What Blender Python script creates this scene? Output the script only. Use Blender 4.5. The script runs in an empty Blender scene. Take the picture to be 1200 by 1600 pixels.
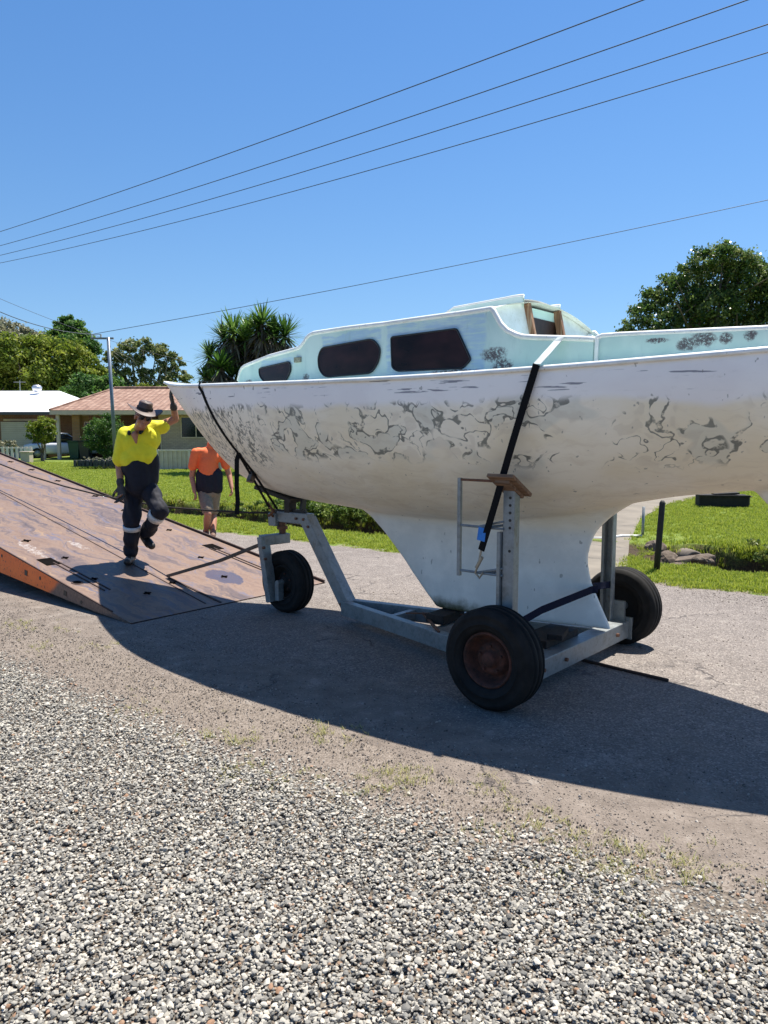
import bpy, bmesh, math, random
import numpy as np
from mathutils import Vector, Matrix, noise as mnoise
R = math.radians
random.seed(7); rng = np.random.default_rng(11)
scene = bpy.context.scene
col = scene.collection

# ---------------------------------------------------------------- camera, sky, sun
CAM_H = 1.65; FPX = 1200.0; PITCH = math.atan(128 / 1200.0)
cam_data = bpy.data.cameras.new('camera'); cam = bpy.data.objects.new('camera', cam_data); col.objects.link(cam)
cam.location = (0, 0, CAM_H); cam.rotation_euler = (math.pi / 2 - PITCH, 0, 0)
cam_data.sensor_fit = 'VERTICAL'; cam_data.sensor_height = 36.0; cam_data.lens = 36.0 * FPX / 1600.0
cam_data.clip_start = 0.05; cam_data.clip_end = 4000
scene.camera = cam
SUN = Vector((0.29, 0.291, 1.0)).normalized()
sun_el = math.asin(SUN.z); sun_rot = math.atan2(SUN.x, SUN.y)
world = bpy.data.worlds.new('World'); scene.world = world; world.use_nodes = True
wn = world.node_tree.nodes; wl = world.node_tree.links
for n_ in list(wn): wn.remove(n_)
sky = wn.new('ShaderNodeTexSky'); sky.sky_type = 'NISHITA'; sky.sun_disc = False
sky.sun_elevation = sun_el; sky.sun_rotation = sun_rot; sky.air_density = 1.25; sky.dust_density = 0.15; sky.ozone_density = 3.0; sky.altitude = 0
hs = wn.new('ShaderNodeHueSaturation'); hs.inputs['Saturation'].default_value = 1.27; hs.inputs['Hue'].default_value = .506
bg = wn.new('ShaderNodeBackground'); bg.inputs['Strength'].default_value = 0.074
wo = wn.new('ShaderNodeOutputWorld')
tc = wn.new('ShaderNodeTexCoord'); mp_ = wn.new('ShaderNodeMapping'); mp_.vector_type = 'POINT'
mp_.inputs['Scale'].default_value = (1, 1, .8); mp_.inputs['Location'].default_value = (0, 0, .10)
wl.new(tc.outputs['Generated'], mp_.inputs[0]); wl.new(mp_.outputs[0], sky.inputs[0])
wl.new(sky.outputs[0], hs.inputs['Color']); wl.new(hs.outputs[0], bg.inputs[0]); wl.new(bg.outputs[0], wo.inputs[0])
sl = bpy.data.lights.new('sun', 'SUN'); sl.energy = 5.0; sl.angle = R(0.53); sl.color = (1.0, 0.94, 0.85)
so = bpy.data.objects.new('sun', sl); col.objects.link(so); so.rotation_euler = SUN.to_track_quat('Z', 'Y').to_euler(); so.location = (0, 0, 30)
scene.view_settings.view_transform = 'Standard'; scene.view_settings.look = 'None'
scene.view_settings.exposure = 0.96; scene.view_settings.gamma = 1.0
scene.render.resolution_x = 768; scene.render.resolution_y = 1024
scene.render.engine = 'CYCLES'
scene.cycles.max_bounces = 6

# ---------------------------------------------------------------- coordinate helpers
cp, sp = math.cos(PITCH), math.sin(PITCH)
def ray(u, v):
    a = (u - 600) / FPX; b = -(v - 800) / FPX
    return Vector((a, cp + b * sp, -sp + b * cp))
def G(u, v, h=0.0):
    r = ray(u, v); t = (h - CAM_H) / r.z
    return Vector((r.x * t, r.y * t, h))
def at(u, v, Y):
    r = ray(u, v); t = Y / r.y
    return Vector((r.x * t, Y, CAM_H + r.z * t))
M0 = Vector((1.26, 5.15, 0)); D0 = Vector((-.758, .652, 0)); N0 = Vector((-.652, -.758, 0))
BE = .03
DB = D0 * math.cos(BE) + N0 * math.sin(BE); NB = N0 * math.cos(BE) - D0 * math.sin(BE)
OB = M0 - .1 * N0
def W(s, b, h=0.0): return M0 + D0 * s + N0 * b + Vector((0, 0, h))
def SB(x, y): return ((x - M0.x) * D0.x + (y - M0.y) * D0.y, (x - M0.x) * N0.x + (y - M0.y) * N0.y)
ANG0 = math.atan2(D0.y, D0.x); ANGB = math.atan2(DB.y, DB.x)
def lerp(x, xs, ys): return float(np.interp(x, xs, ys))

# ---------------------------------------------------------------- object helpers
def tag(o, label=None, cat=None, group=None, kind=None):
    if label: o['label'] = label
    if cat: o['category'] = cat
    if group: o['group'] = group
    if kind: o['kind'] = kind
    return o
def empty(name, loc=(0, 0, 0), rz=0.0, label=None, cat=None, group=None):
    o = bpy.data.objects.new(name, None); col.objects.link(o)
    o.location = loc; o.rotation_euler = (0, 0, rz); o.empty_display_size = .1
    return tag(o, label, cat, group)
def copy_tree(o, parent=None):
    c = o.copy(); col.objects.link(c)
    if parent is not None: c.parent = parent
    for ch in o.children: copy_tree(ch, c)
    return c
def link_mesh(name, me, mat, parent=None, smooth=False, loc=None):
    o = bpy.data.objects.new(name, me); col.objects.link(o)
    if mat: 
        me.materials.clear()
        for m in (mat if isinstance(mat, (list, tuple)) else [mat]): me.materials.append(m)
    if parent is not None: o.parent = parent
    if loc is not None: o.location = loc
    if smooth: me.polygons.foreach_set('use_smooth', [True] * len(me.polygons))
    return o
def basis(axis):
    a = Vector(axis).normalized()
    u = a.cross(Vector((0, 0, 1)))
    if u.length < 1e-3: u = Vector((1, 0, 0))
    u.normalize(); return a, u, u.cross(a).normalized()
class MB:
    def __init__(s): s.v = []; s.f = []; s.mi = []; s.cur = 0
    def add(s, vs, fs):
        k = len(s.v); s.v += [tuple(x) for x in vs]; s.f += [tuple(k + i for i in f) for f in fs]; s.mi += [s.cur] * len(fs); return s
    def box(s, c, d, rz=0, M=None):
        c = Vector(c); hx, hy, hz = d[0] / 2, d[1] / 2, d[2] / 2
        m = M if M is not None else Matrix.Rotation(rz, 3, 'Z')
        vs = [c + m @ Vector((x * hx, y * hy, z * hz)) for x in (-1, 1) for y in (-1, 1) for z in (-1, 1)]
        return s.add(vs, [(0, 1, 3, 2), (4, 6, 7, 5), (0, 4, 5, 1), (2, 3, 7, 6), (0, 2, 6, 4), (1, 5, 7, 3)])
    def bar(s, p0, p1, w, h, up=(0, 0, 1), w1=None, h1=None):
        p0, p1 = Vector(p0), Vector(p1); a = (p1 - p0).normalized(); up = Vector(up)
        x = a.cross(up)
        if x.length < 1e-3: x = a.cross(Vector((0, 1, 0)))
        x.normalize(); y = x.cross(a).normalized()
        w1 = w if w1 is None else w1; h1 = h if h1 is None else h1
        vs = [p + x * i * ww / 2 + y * j * hh / 2 for p, ww, hh in ((p0, w, h), (p1, w1, h1)) for i, j in ((-1, -1), (1, -1), (1, 1), (-1, 1))]
        return s.add(vs, [(3, 2, 1, 0), (4, 5, 6, 7), (0, 1, 5, 4), (1, 2, 6, 5), (2, 3, 7, 6), (3, 0, 4, 7)])
    def tube(s, pts, r, n=8, cap=True):
        pts = [Vector(p) for p in pts]; k = len(pts)
        rs = r if isinstance(r, (list, tuple)) else [r] * k
        vs = []; ref = None
        for i, p in enumerate(pts):
            a = (pts[min(i + 1, k - 1)] - pts[max(i - 1, 0)]).normalized()
            if ref is None: _, ref, _ = basis(a)
            x = (ref - a * ref.dot(a))
            x = x.normalized() if x.length > 1e-4 else basis(a)[1]
            ref = x; y = a.cross(x)
            for j in range(n):
                t = 2 * math.pi * j / n; vs.append(p + (x * math.cos(t) + y * math.sin(t)) * rs[i])
        fs = [(i * n + j, i * n + (j + 1) % n, (i + 1) * n + (j + 1) % n, (i + 1) * n + j) for i in range(k - 1) for j in range(n)]
        if cap: fs += [tuple(range(n - 1, -1, -1)), tuple((k - 1) * n + j for j in range(n))]
        return s.add(vs, fs)
    def ribbon(s, pts, w, t, side):
        pts = [Vector(p) for p in pts]
        sides = side if isinstance(side, list) else [side] * len(pts)
        vs = []
        for i, p in enumerate(pts):
            a = (pts[min(i + 1, len(pts) - 1)] - pts[max(i - 1, 0)]).normalized()
            x = Vector(sides[i]); x = (x - a * x.dot(a)).normalized(); y = a.cross(x)
            for q, r_ in ((-1, -1), (1, -1), (1, 1), (-1, 1)): vs.append(p + x * q * w / 2 + y * r_ * t / 2)
        n = 4; k = len(pts)
        fs = [(i * n + j, i * n + (j + 1) % n, (i + 1) * n + (j + 1) % n, (i + 1) * n + j) for i in range(k - 1) for j in range(n)]
        fs += [(3, 2, 1, 0), tuple((k - 1) * n + j for j in range(4))]
        return s.add(vs, fs)
    def lathe(s, prof, c, axis, n=32, closed=True):
        a, u, w = basis(axis); c = Vector(c); k = len(prof); vs = []
        for (x, r) in prof:
            for j in range(n):
                t = 2 * math.pi * j / n; vs.append(c + a * x + (u * math.cos(t) + w * math.sin(t)) * r)
        rr = k if closed else k - 1
        fs = [(i * n + j, i * n + (j + 1) % n, ((i + 1) % k) * n + (j + 1) % n, ((i + 1) % k) * n + j) for i in range(rr) for j in range(n)]
        return s.add(vs, fs)
    def prism(s, poly, off):
        off = Vector(off); k = len(poly); vs = [Vector(p) for p in poly] + [Vector(p) + off for p in poly]
        fs = [tuple(range(k - 1, -1, -1)), tuple(range(k, 2 * k))] + [(i, (i + 1) % k, k + (i + 1) % k, k + i) for i in range(k)]
        return s.add(vs, fs)
    def grid(s, rows):
        m, n = len(rows), len(rows[0]); vs = [p for r in rows for p in r]
        return s.add(vs, [(i * n + j, i * n + j + 1, (i + 1) * n + j + 1, (i + 1) * n + j) for i in range(m - 1) for j in range(n - 1)])
    def build(s, name, mat, parent=None, smooth=False, origin=None, bevel=0, loc=None, world=False, fixn=True):
        off = Vector(origin) if origin is not None else (Vector(parent.location) if world and parent is not None else Vector((0, 0, 0)))
        if world and parent is not None and parent.parent is not None: off = Vector(parent.parent.location) + Vector(parent.location)
        me = bpy.data.meshes.new(name); me.from_pydata([(x - off.x, y - off.y, z - off.z) for x, y, z in s.v], [], s.f)
        if fixn:
            bm = bmesh.new(); bm.from_mesh(me); bmesh.ops.recalc_face_normals(bm, faces=bm.faces); bm.to_mesh(me); bm.free()
        o = link_mesh(name, me, mat, parent, smooth, origin if origin is not None else loc)
        if isinstance(mat, (list, tuple)): me.polygons.foreach_set('material_index', s.mi)
        if bevel:
            b = o.modifiers.new('bevel', 'BEVEL'); b.width = bevel; b.segments = 2; b.limit_method = 'ANGLE'; b.angle_limit = R(40)
        return o
def np_mesh(name, verts, faces, mat, parent=None, rnd=None, loc=None, smooth=False):
    verts = np.asarray(verts, np.float32); faces = np.asarray(faces, np.int32); k = faces.shape[1]
    me = bpy.data.meshes.new(name); me.vertices.add(len(verts)); me.vertices.foreach_set('co', verts.ravel())
    me.loops.add(faces.size); me.loops.foreach_set('vertex_index', faces.ravel())
    me.polygons.add(len(faces)); me.polygons.foreach_set('loop_start', np.arange(0, faces.size, k, dtype=np.int32))
    me.update(calc_edges=True)
    if rnd is not None:
        a = me.attributes.new('rnd', 'FLOAT', 'POINT'); a.data.foreach_set('value', np.asarray(rnd, np.float32))
    return link_mesh(name, me, mat, parent, smooth, loc)

# continuous bodies: swept spheres and ellipsoids melted into one skin
def body(name, shapes, mat, parent, voxel=.008, it=6, folds=0.0, fscale=9.0):
    bm = bmesh.new()
    for sh in shapes:
        if sh[0] == 'c':
            p0, p1, r0, r1 = Vector(sh[1]), Vector(sh[2]), sh[3], sh[4]
            a, u, w = basis(p1 - p0) if (p1 - p0).length > 1e-5 else (Vector((0, 0, 1)), Vector((1, 0, 0)), Vector((0, 1, 0)))
            L = (p1 - p0).length; rings = []
            for i in range(1, 6):
                t = math.pi / 2 * (1 - i / 5.0); rings.append((p0 - a * r0 * math.sin(t), r0 * math.cos(t)))
            for i in range(0, 5):
                t = math.pi / 2 * (i / 5.0); rings.append((p1 + a * r1 * math.sin(t), r1 * math.cos(t)))
            n = 14; vs = []
            b0 = bm.verts.new(p0 - a * r0); b1 = bm.verts.new(p1 + a * r1)
            for c, r in rings: vs.append([bm.verts.new(c + (u * math.cos(2 * math.pi * j / n) + w * math.sin(2 * math.pi * j / n)) * r) for j in range(n)])
            for i in range(len(vs) - 1):
                for j in range(n): bm.faces.new((vs[i][j], vs[i][(j + 1) % n], vs[i + 1][(j + 1) % n], vs[i + 1][j]))
            for j in range(n): bm.faces.new((b0, vs[0][(j + 1) % n], vs[0][j])); bm.faces.new((b1, vs[-1][j], vs[-1][(j + 1) % n]))
        else:
            c, rad = Vector(sh[1]), sh[2]; m = sh[3] if len(sh) > 3 else Matrix.Identity(3)
            T = Matrix.Translation(c) @ m.to_4x4() @ Matrix.Diagonal((rad[0], rad[1], rad[2], 1))
            bmesh.ops.create_uvsphere(bm, u_segments=20, v_segments=14, radius=1.0, matrix=T)
    bmesh.ops.recalc_face_normals(bm, faces=bm.faces)
    me = bpy.data.meshes.new(name); bm.to_mesh(me); bm.free()
    tmp = bpy.data.objects.new('tmp', me); col.objects.link(tmp)
    rm = tmp.modifiers.new('r', 'REMESH'); rm.mode = 'VOXEL'; rm.voxel_size = voxel
    sm = tmp.modifiers.new('s', 'SMOOTH'); sm.factor = .5; sm.iterations = it
    dg = bpy.context.evaluated_depsgraph_get(); dg.update()
    me2 = bpy.data.meshes.new_from_object(tmp.evaluated_get(dg)); me2.name = name
    bpy.data.objects.remove(tmp); bpy.data.meshes.remove(me)
    if folds:
        nv = len(me2.vertices); no = np.zeros(nv * 3, np.float32); me2.vertices.foreach_get('normal', no)
        for i, v in enumerate(me2.vertices):
            c = v.co; q = Vector((c.x * fscale, c.y * fscale, c.z * fscale * .55 + c.x * 3))
            d = mnoise.noise(q) + .5 * mnoise.noise(q * 2.3)
            v.co = c + Vector(no[3 * i:3 * i + 3]) * d * folds
    return link_mesh(name, me2, mat, parent, True)

# ---------------------------------------------------------------- material helpers
class NT:
    def __init__(s, name):
        s.m = bpy.data.materials.new(name); s.m.use_nodes = True; s.t = s.m.node_tree; s.N = s.t.nodes; s.L = s.t.links
        for n in list(s.N): s.N.remove(n)
        s.out = s.N.new('ShaderNodeOutputMaterial'); s.b = s.N.new('ShaderNodeBsdfPrincipled'); s.L.new(s.b.outputs[0], s.out.inputs[0])
        s._co = None
    def put(s, sock, v):
        if v is None: return
        if isinstance(v, bpy.types.NodeSocket): s.L.new(v, sock)
        elif isinstance(v, (tuple, list)) and len(v) == 3 and sock.type == 'RGBA': sock.default_value = (*v, 1)
        else: sock.default_value = v
    def co(s):
        if s._co is None: s._co = s.N.new('ShaderNodeTexCoord').outputs['Object']
        return s._co
    def wpos(s): return s.N.new('ShaderNodeNewGeometry').outputs['Position']
    def map(s, vec, scale=(1, 1, 1), loc=(0, 0, 0), rot=(0, 0, 0)):
        n = s.N.new('ShaderNodeMapping'); s.put(n.inputs['Vector'], vec); n.inputs['Scale'].default_value = scale; n.inputs['Location'].default_value = loc; n.inputs['Rotation'].default_value = rot
        return n.outputs[0]
    def noise(s, vec, scale=5, detail=3, rough=.5, dist=0, out=0):
        n = s.N.new('ShaderNodeTexNoise'); s.put(n.inputs['Vector'], vec); n.inputs['Scale'].default_value = scale; n.inputs['Detail'].default_value = detail
        n.inputs['Roughness'].default_value = rough; n.inputs['Distortion'].default_value = dist
        return n.outputs[out]
    def vor(s, vec, scale=5, out='Distance', feature='F1'):
        n = s.N.new('ShaderNodeTexVoronoi'); n.feature = feature; s.put(n.inputs['Vector'], vec); n.inputs['Scale'].default_value = scale; return n.outputs[out]
    def m2(s, op, a, b=None, c=None, clamp=False):
        n = s.N.new('ShaderNodeMath'); n.operation = op; n.use_clamp = clamp
        s.put(n.inputs[0], a); s.put(n.inputs[1], b)
        if c is not None: s.put(n.inputs[2], c)
        return n.outputs[0]
    def mr(s, v, a, b, c=0.0, d=1.0):
        n = s.N.new('ShaderNodeMapRange'); s.put(n.inputs[0], v)
        for i, q in enumerate((a, b, c, d)): n.inputs[1 + i].default_value = q
        n.interpolation_type = 'SMOOTHSTEP' if c == 0.0 and d == 1.0 else 'LINEAR'
        return n.outputs[0]
    def mix(s, f, a, b, mode='MIX'):
        n = s.N.new('ShaderNodeMix'); n.data_type = 'RGBA'; n.blend_type = mode
        s.put(n.inputs[0], f); s.put(n.inputs[6], a); s.put(n.inputs[7], b); return n.outputs[2]
    def ramp(s, v, stops):
        n = s.N.new('ShaderNodeValToRGB'); s.put(n.inputs[0], v); e = n.color_ramp.elements
        while len(e) < len(stops): e.new(.5)
        for i, (p, c) in enumerate(stops): e[i].position = p; e[i].color = (*c, 1)
        return n.outputs[0]
    def sep(s, vec):
        n = s.N.new('ShaderNodeSeparateXYZ'); s.put(n.inputs[0], vec); return n.outputs
    def comb(s, x, y, z):
        n = s.N.new('ShaderNodeCombineXYZ'); s.put(n.inputs[0], x); s.put(n.inputs[1], y); s.put(n.inputs[2], z); return n.outputs[0]
    def vadd(s, a, b):
        n = s.N.new('ShaderNodeVectorMath'); n.operation = 'ADD'; s.put(n.inputs[0], a); s.put(n.inputs[1], b); return n.outputs[0]
    def vscale(s, a, k):
        n = s.N.new('ShaderNodeVectorMath'); n.operation = 'SCALE'; s.put(n.inputs[0], a); n.inputs['Scale'].default_value = k; return n.outputs[0]
    def attr(s, name):
        n = s.N.new('ShaderNodeAttribute'); n.attribute_name = name; return n.outputs['Fac']
    def rand(s): return s.N.new('ShaderNodeObjectInfo').outputs['Random']
    def fin(s, color, rough=.7, metal=0.0, bump=None, bs=.3, bd=.01, spec=.5, trans=0):
        s.put(s.b.inputs['Base Color'], color); s.put(s.b.inputs['Roughness'], rough); s.put(s.b.inputs['Metallic'], metal)
        s.b.inputs['Specular IOR Level'].default_value = spec
        if bump is not None:
            n = s.N.new('ShaderNodeBump'); n.inputs['Strength'].default_value = bs; n.inputs['Distance'].default_value = bd
            s.put(n.inputs['Height'], bump); s.L.new(n.outputs[0], s.b.inputs['Normal'])
        if trans:
            t = s.N.new('ShaderNodeBsdfTranslucent'); s.put(t.inputs['Color'], color); ms = s.N.new('ShaderNodeMixShader'); ms.inputs[0].default_value = trans
            s.L.new(s.b.outputs[0], ms.inputs[1]); s.L.new(t.outputs[0], ms.inputs[2]); s.L.new(ms.outputs[0], s.out.inputs[0])
        return s.m
def simple(name, c, rough=.6, metal=0.0, var=.25, scale=8, spec=.5, bs=.15, bd=.004):
    t = NT(name); nz = t.noise(t.co(), scale, 4, .6)
    c2 = tuple(x * (1 - var) for x in c); c3 = tuple(min(1, x * (1 + var * .6)) for x in c)
    return t.fin(t.ramp(nz, [(.3, c2), (.7, c3)]), rough, metal, nz, bs, bd, spec)

# --- metals, rubber, wood, cloth
def mat_galv(name='galvanised_steel', tint=(.23, .25, .255)):
    t = NT(name); co = t.co()
    n1 = t.noise(co, 14, 5, .65); v = t.vor(co, 60, 'Color'); g = t.m2('MULTIPLY', t.sep(v)[0], .15)
    c = t.ramp(t.m2('ADD', n1, g), [(.3, tuple(x * .62 for x in tint)), (.55, tint), (.85, tuple(x * 1.25 for x in tint))])
    rust = t.mr(t.noise(t.map(co, (1, 1, .5)), 6, 7, .75), .57, .70); c = t.mix(t.m2('MULTIPLY', rust, .65), c, (.16, .09, .05))
    return t.fin(c, t.mr(n1, .3, .8, .38, .62), .35, n1, .2, .003)
GALV = mat_galv()
def mat_rust(name, a=(.09, .045, .03), b=(.22, .10, .055)):
    t = NT(name); n1 = t.noise(t.co(), 18, 6, .7); return t.fin(t.ramp(n1, [(.3, a), (.7, b)]), .85, .1, n1, .5, .004)
RUST = mat_rust('rusty_steel'); HUBRUST = mat_rust('rusty_wheel_rim', (.02, .012, .010), (.13, .045, .028))
def mat_rubber():
    t = NT('tyre_rubber'); co = t.co(); n1 = t.noise(co, 9, 5, .6); d = t.noise(co, 60, 2, .5)
    return t.fin(t.ramp(n1, [(.35, (.008, .008, .008)), (.75, (.022, .021, .020))]), .8, 0, d, .2, .002, .22)
RUBBER = mat_rubber()
BLACKM = simple('black_painted_metal', (.012, .012, .013), .5, 0, .3)
WEB_BLACK = simple('black_webbing', (.007, .007, .008), .9, 0, .3, 120, .2)
WEB_NAVY = simple('navy_webbing', (.006, .009, .028), .9, 0, .3, 120, .2)
BLUE_TAPE = simple('blue_webbing', (.02, .2, .62), .6, 0, .2, 60)
ROPE = simple('dark_rope', (.03, .022, .018), .9, 0, .4, 150)
WIRE = simple('power_cable', (.05, .065, .09), .6, 0, .2)
PLY = NT('weathered_plywood'); _c = PLY.map(PLY.co(), (3, 30, 30)); _n = PLY.noise(_c, 2, 5, .6)
PLY = PLY.fin(PLY.ramp(_n, [(.3, (.10, .055, .03)), (.7, (.27, .16, .09))]), .8, 0, _n, .3, .003)
TEAK = NT('teak_strip'); _c = TEAK.map(TEAK.co(), (60, 60, 4)); _n = TEAK.noise(_c, 1, 4, .6)
TEAK = TEAK.fin(TEAK.ramp(_n, [(.3, (.12, .05, .025)), (.55, (.3, .15, .08)), (.75, (.5, .4, .3))]), .7, 0, _n, .3, .003)

# ---------------------------------------------------------------- ground materials
def mat_ground():
    t = NT('ground_grass_and_dirt'); co = t.wpos()
    s_ = t.sep(co)
    # lateral distance from the boat axis, computed from world position (a real property of the place)
    b = t.m2('ADD', t.m2('MULTIPLY', s_[0], N0.x), t.m2('MULTIPLY', s_[1], N0.y)); b = t.m2('SUBTRACT', b, M0.x * N0.x + M0.y * N0.y)
    sa = t.m2('ADD', t.m2('MULTIPLY', s_[0], D0.x), t.m2('MULTIPLY', s_[1], D0.y)); sa = t.m2('SUBTRACT', sa, M0.x * D0.x + M0.y * D0.y)
    n1 = t.noise(co, .35, 5, .6); n2 = t.noise(co, 6, 4, .6); n3 = t.noise(co, 45, 3, .6)
    g = t.ramp(t.m2('ADD', t.m2('MULTIPLY', n1, .6), t.m2('MULTIPLY', n2, .4)), [(.35, (.07, .11, .018)), (.5, (.11, .16, .025)), (.68, (.17, .20, .04))])
    g = t.mix(t.mr(n3, .45, .75), g, (.22, .27, .05))
    db = t.ramp(n3, [(.3, (.025, .018, .011)), (.7, (.085, .06, .034))])  # bare wet earth, its colour darkened for the shade inside the ditch
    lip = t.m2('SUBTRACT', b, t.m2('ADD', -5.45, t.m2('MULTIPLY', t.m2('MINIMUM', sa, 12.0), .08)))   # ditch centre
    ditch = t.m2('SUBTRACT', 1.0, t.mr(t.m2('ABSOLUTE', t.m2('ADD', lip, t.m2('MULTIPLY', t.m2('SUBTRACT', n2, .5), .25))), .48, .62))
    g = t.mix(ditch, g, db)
    n4 = t.noise(co, 9, 6, .7); n5 = t.noise(co, 90, 3, .7); v = t.vor(co, 150, 'Color')
    dirt = t.ramp(n4, [(.3, (.125, .10, .08)), (.5, (.18, .148, .12)), (.7, (.24, .20, .165))])
    dirt = t.mix(.45, dirt, t.ramp(t.sep(v)[0], [(0, (.07, .06, .05)), (.5, (.18, .15, .125)), (1, (.36, .32, .28))]))
    edge = t.mr(t.m2('ADD', b, t.m2('MULTIPLY', t.m2('SUBTRACT', n2, .5), .9)), -3.45, -3.2)
    edge = t.mr(t.m2('SUBTRACT', t.m2('ADD', b, t.m2('MULTIPLY', t.m2('SUBTRACT', n2, .5), 1.2)), t.m2('MULTIPLY', t.m2('MINIMUM', sa, 20.0), .08)), -3.65, -3.45)
    c = t.mix(edge, g, dirt)
    return t.fin(c, .95, 0, t.m2('ADD', n3, n5), .5, .012, .2)
def mat_road():
    t = NT('old_asphalt'); co = t.wpos()
    n1 = t.noise(co, .8, 4, .6); n2 = t.noise(co, 5, 5, .65); n3 = t.noise(co, 120, 3, .7)
    v = t.vor(co, 110, 'Color'); vr = t.sep(v)
    base = t.ramp(t.m2('ADD', t.m2('MULTIPLY', n1, .5), t.m2('MULTIPLY', n2, .5)), [(.35, (.140, .120, .105)), (.5, (.195, .170, .152)), (.68, (.255, .222, .195))])
    st = t.ramp(vr[0], [(0, (.06, .055, .055)), (.45, (.14, .122, .11)), (.8, (.24, .21, .19)), (1, (.42, .38, .34))])
    c = t.mix(.5, base, st)
    s_ = t.sep(co); b = t.m2('SUBTRACT', t.m2('ADD', t.m2('MULTIPLY', s_[0], N0.x), t.m2('MULTIPLY', s_[1], N0.y)), M0.x * N0.x + M0.y * N0.y)
    dirt = t.ramp(n2, [(.35, (.13, .105, .085)), (.65, (.22, .182, .15))])
    c = t.mix(t.m2('MULTIPLY', t.mr(t.m2('ADD', b, t.m2('MULTIPLY', t.m2('SUBTRACT', n1, .5), 2.4)), .75, 1.55), .8), c, dirt)
    c = t.mix(t.m2('MULTIPLY', t.mr(n2, .60, .66), .35), c, (.30, .28, .25))
    dist = t.vadd(co, t.vscale(t.noise(co, 2.2, 4, .6, 0, 1), .9))
    cr = t.vor(dist, .75, 'Distance', 'DISTANCE_TO_EDGE'); ck = t.m2('MULTIPLY', t.m2('SUBTRACT', 1.0, t.mr(cr, .0, .02)), t.mr(n1, .5, .6))
    c = t.mix(t.m2('MULTIPLY', ck, .75), c, (.05, .045, .045))
    h = t.m2('SUBTRACT', t.m2('ADD', t.vor(co, 110), t.m2('MULTIPLY', n3, .4)), t.m2('MULTIPLY', ck, 3))
    return t.fin(c, .9, 0, h, .6, .006, .25)
def mat_bed():
    t = NT('gravel_bed'); co = t.wpos(); v = t.vor(co, 55, 'Color'); n = t.noise(co, 9, 6, .7)
    c = t.ramp(t.sep(v)[0], [(0, (.08, .075, .065)), (.5, (.19, .175, .15)), (1, (.34, .31, .27))])
    d = t.ramp(n, [(.3, (.11, .085, .06)), (.7, (.19, .15, .115))])
    return t.fin(t.mix(.6, c, d), .95, 0, t.vor(co, 55), 1, .02, .2)
GROUND = mat_ground(); ROAD = mat_road(); BED = mat_bed()
def mat_stone(name, stops, rough=.8):
    t = NT(name); r = t.rand(); n = t.noise(t.wpos(), 140, 3, .6)
    c = t.ramp(r, stops); c = t.mix(t.m2('MULTIPLY', n, .35), c, (.3, .28, .26), 'MULTIPLY')
    return t.fin(c, rough, 0, n, .3, .002, .35)
STONE = mat_stone('grey_river_gravel', [(0, (.085, .08, .072)), (.08, (.15, .145, .13)), (.28, (.24, .23, .205)), (.52, (.35, .33, .285)), (.80, (.47, .44, .375)), (.96, (.60, .56, .48)), (.985, (.31, .18, .11)), (1, (.29, .19, .12))])
CRUSH = mat_stone('crushed_road_stone', [(0, (.08, .068, .058)), (.35, (.16, .135, .115)), (.7, (.26, .22, .185)), (1, (.42, .38, .33))])
def mat_leaf(name, dark, mid, light, trans=.25, rough=.55, scale=.5):
    t = NT(name); r = t.attr('rnd'); n = t.noise(t.co(), scale, 3, .6)
    f = t.m2('ADD', t.m2('MULTIPLY', r, .6), t.m2('MULTIPLY', n, .4))
    return t.fin(t.ramp(f, [(.22, dark), (.48, mid), (.78, light)]), rough, 0, None, spec=.4, trans=trans)
GRASS = mat_leaf('grass_blades', (.14, .20, .018), (.29, .37, .032), (.50, .52, .09), .38)
DRYG = mat_leaf('dry_grass', (.16, .2, .03), (.34, .36, .09), (.5, .42, .2), .3)

# ---------------------------------------------------------------- terrain
def ditch_c(s): return -5.45 + .08 * min(s, 12)
def terr(s, b):
    c = ditch_c(s); x = b - c; h = -.0015
    on = max(0.0, min(1.0, (s - 4.6) / .5)) if s > 2 else max(0.0, min(1.0, (1.5 - s) / .25))
    if b < -3.3:
        d = 0.0
        if -.55 < x < .75:
            d = -.42 * (1 - max(0, (x + .1)) / .85) ** 1.2 if x > -.1 else -.42 * max(0, min(1, (x + .55) / .10))
        rise = .10 * max(0, min(1, (-.45 - x) / .12))
        h += d * on + rise * (.45 + .55 * on)
        h += .02 * mnoise.noise(Vector((s * .9, b * .9, 3)))
        if abs(x) < .8: h += on * .05 * mnoise.noise(Vector((s * 3.1, b * 3.1, 1)))
        far = max(0, min(1, (-b - 20) / 30)); h *= 1 - .9 * far
    return h
sl_ = np.unique(np.concatenate([np.linspace(-900, -60, 8), np.linspace(-60, -8, 14), np.arange(-8, 26, .14), np.linspace(26, 60, 20), np.linspace(60, 1600, 9)]))
bl_ = np.unique(np.concatenate([np.linspace(-1600, -60, 9), np.linspace(-60, -14, 24), np.arange(-14, -6.4, .4), np.arange(-6.4, -3.2, .08), np.linspace(-3.2, 12, 8), np.linspace(12, 900, 8)]))
V = [(*(W(s, b)[:2]), terr(s, b)) for s in sl_ for b in bl_]
nb = len(bl_); F_ = [(i * nb + j, i * nb + j + 1, (i + 1) * nb + j + 1, (i + 1) * nb + j) for i in range(len(sl_) - 1) for j in range(nb - 1)]
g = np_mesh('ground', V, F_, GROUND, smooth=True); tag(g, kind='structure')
me = g.data; me.flip_normals() if me.polygons[0].normal.z < 0 else None
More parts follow.
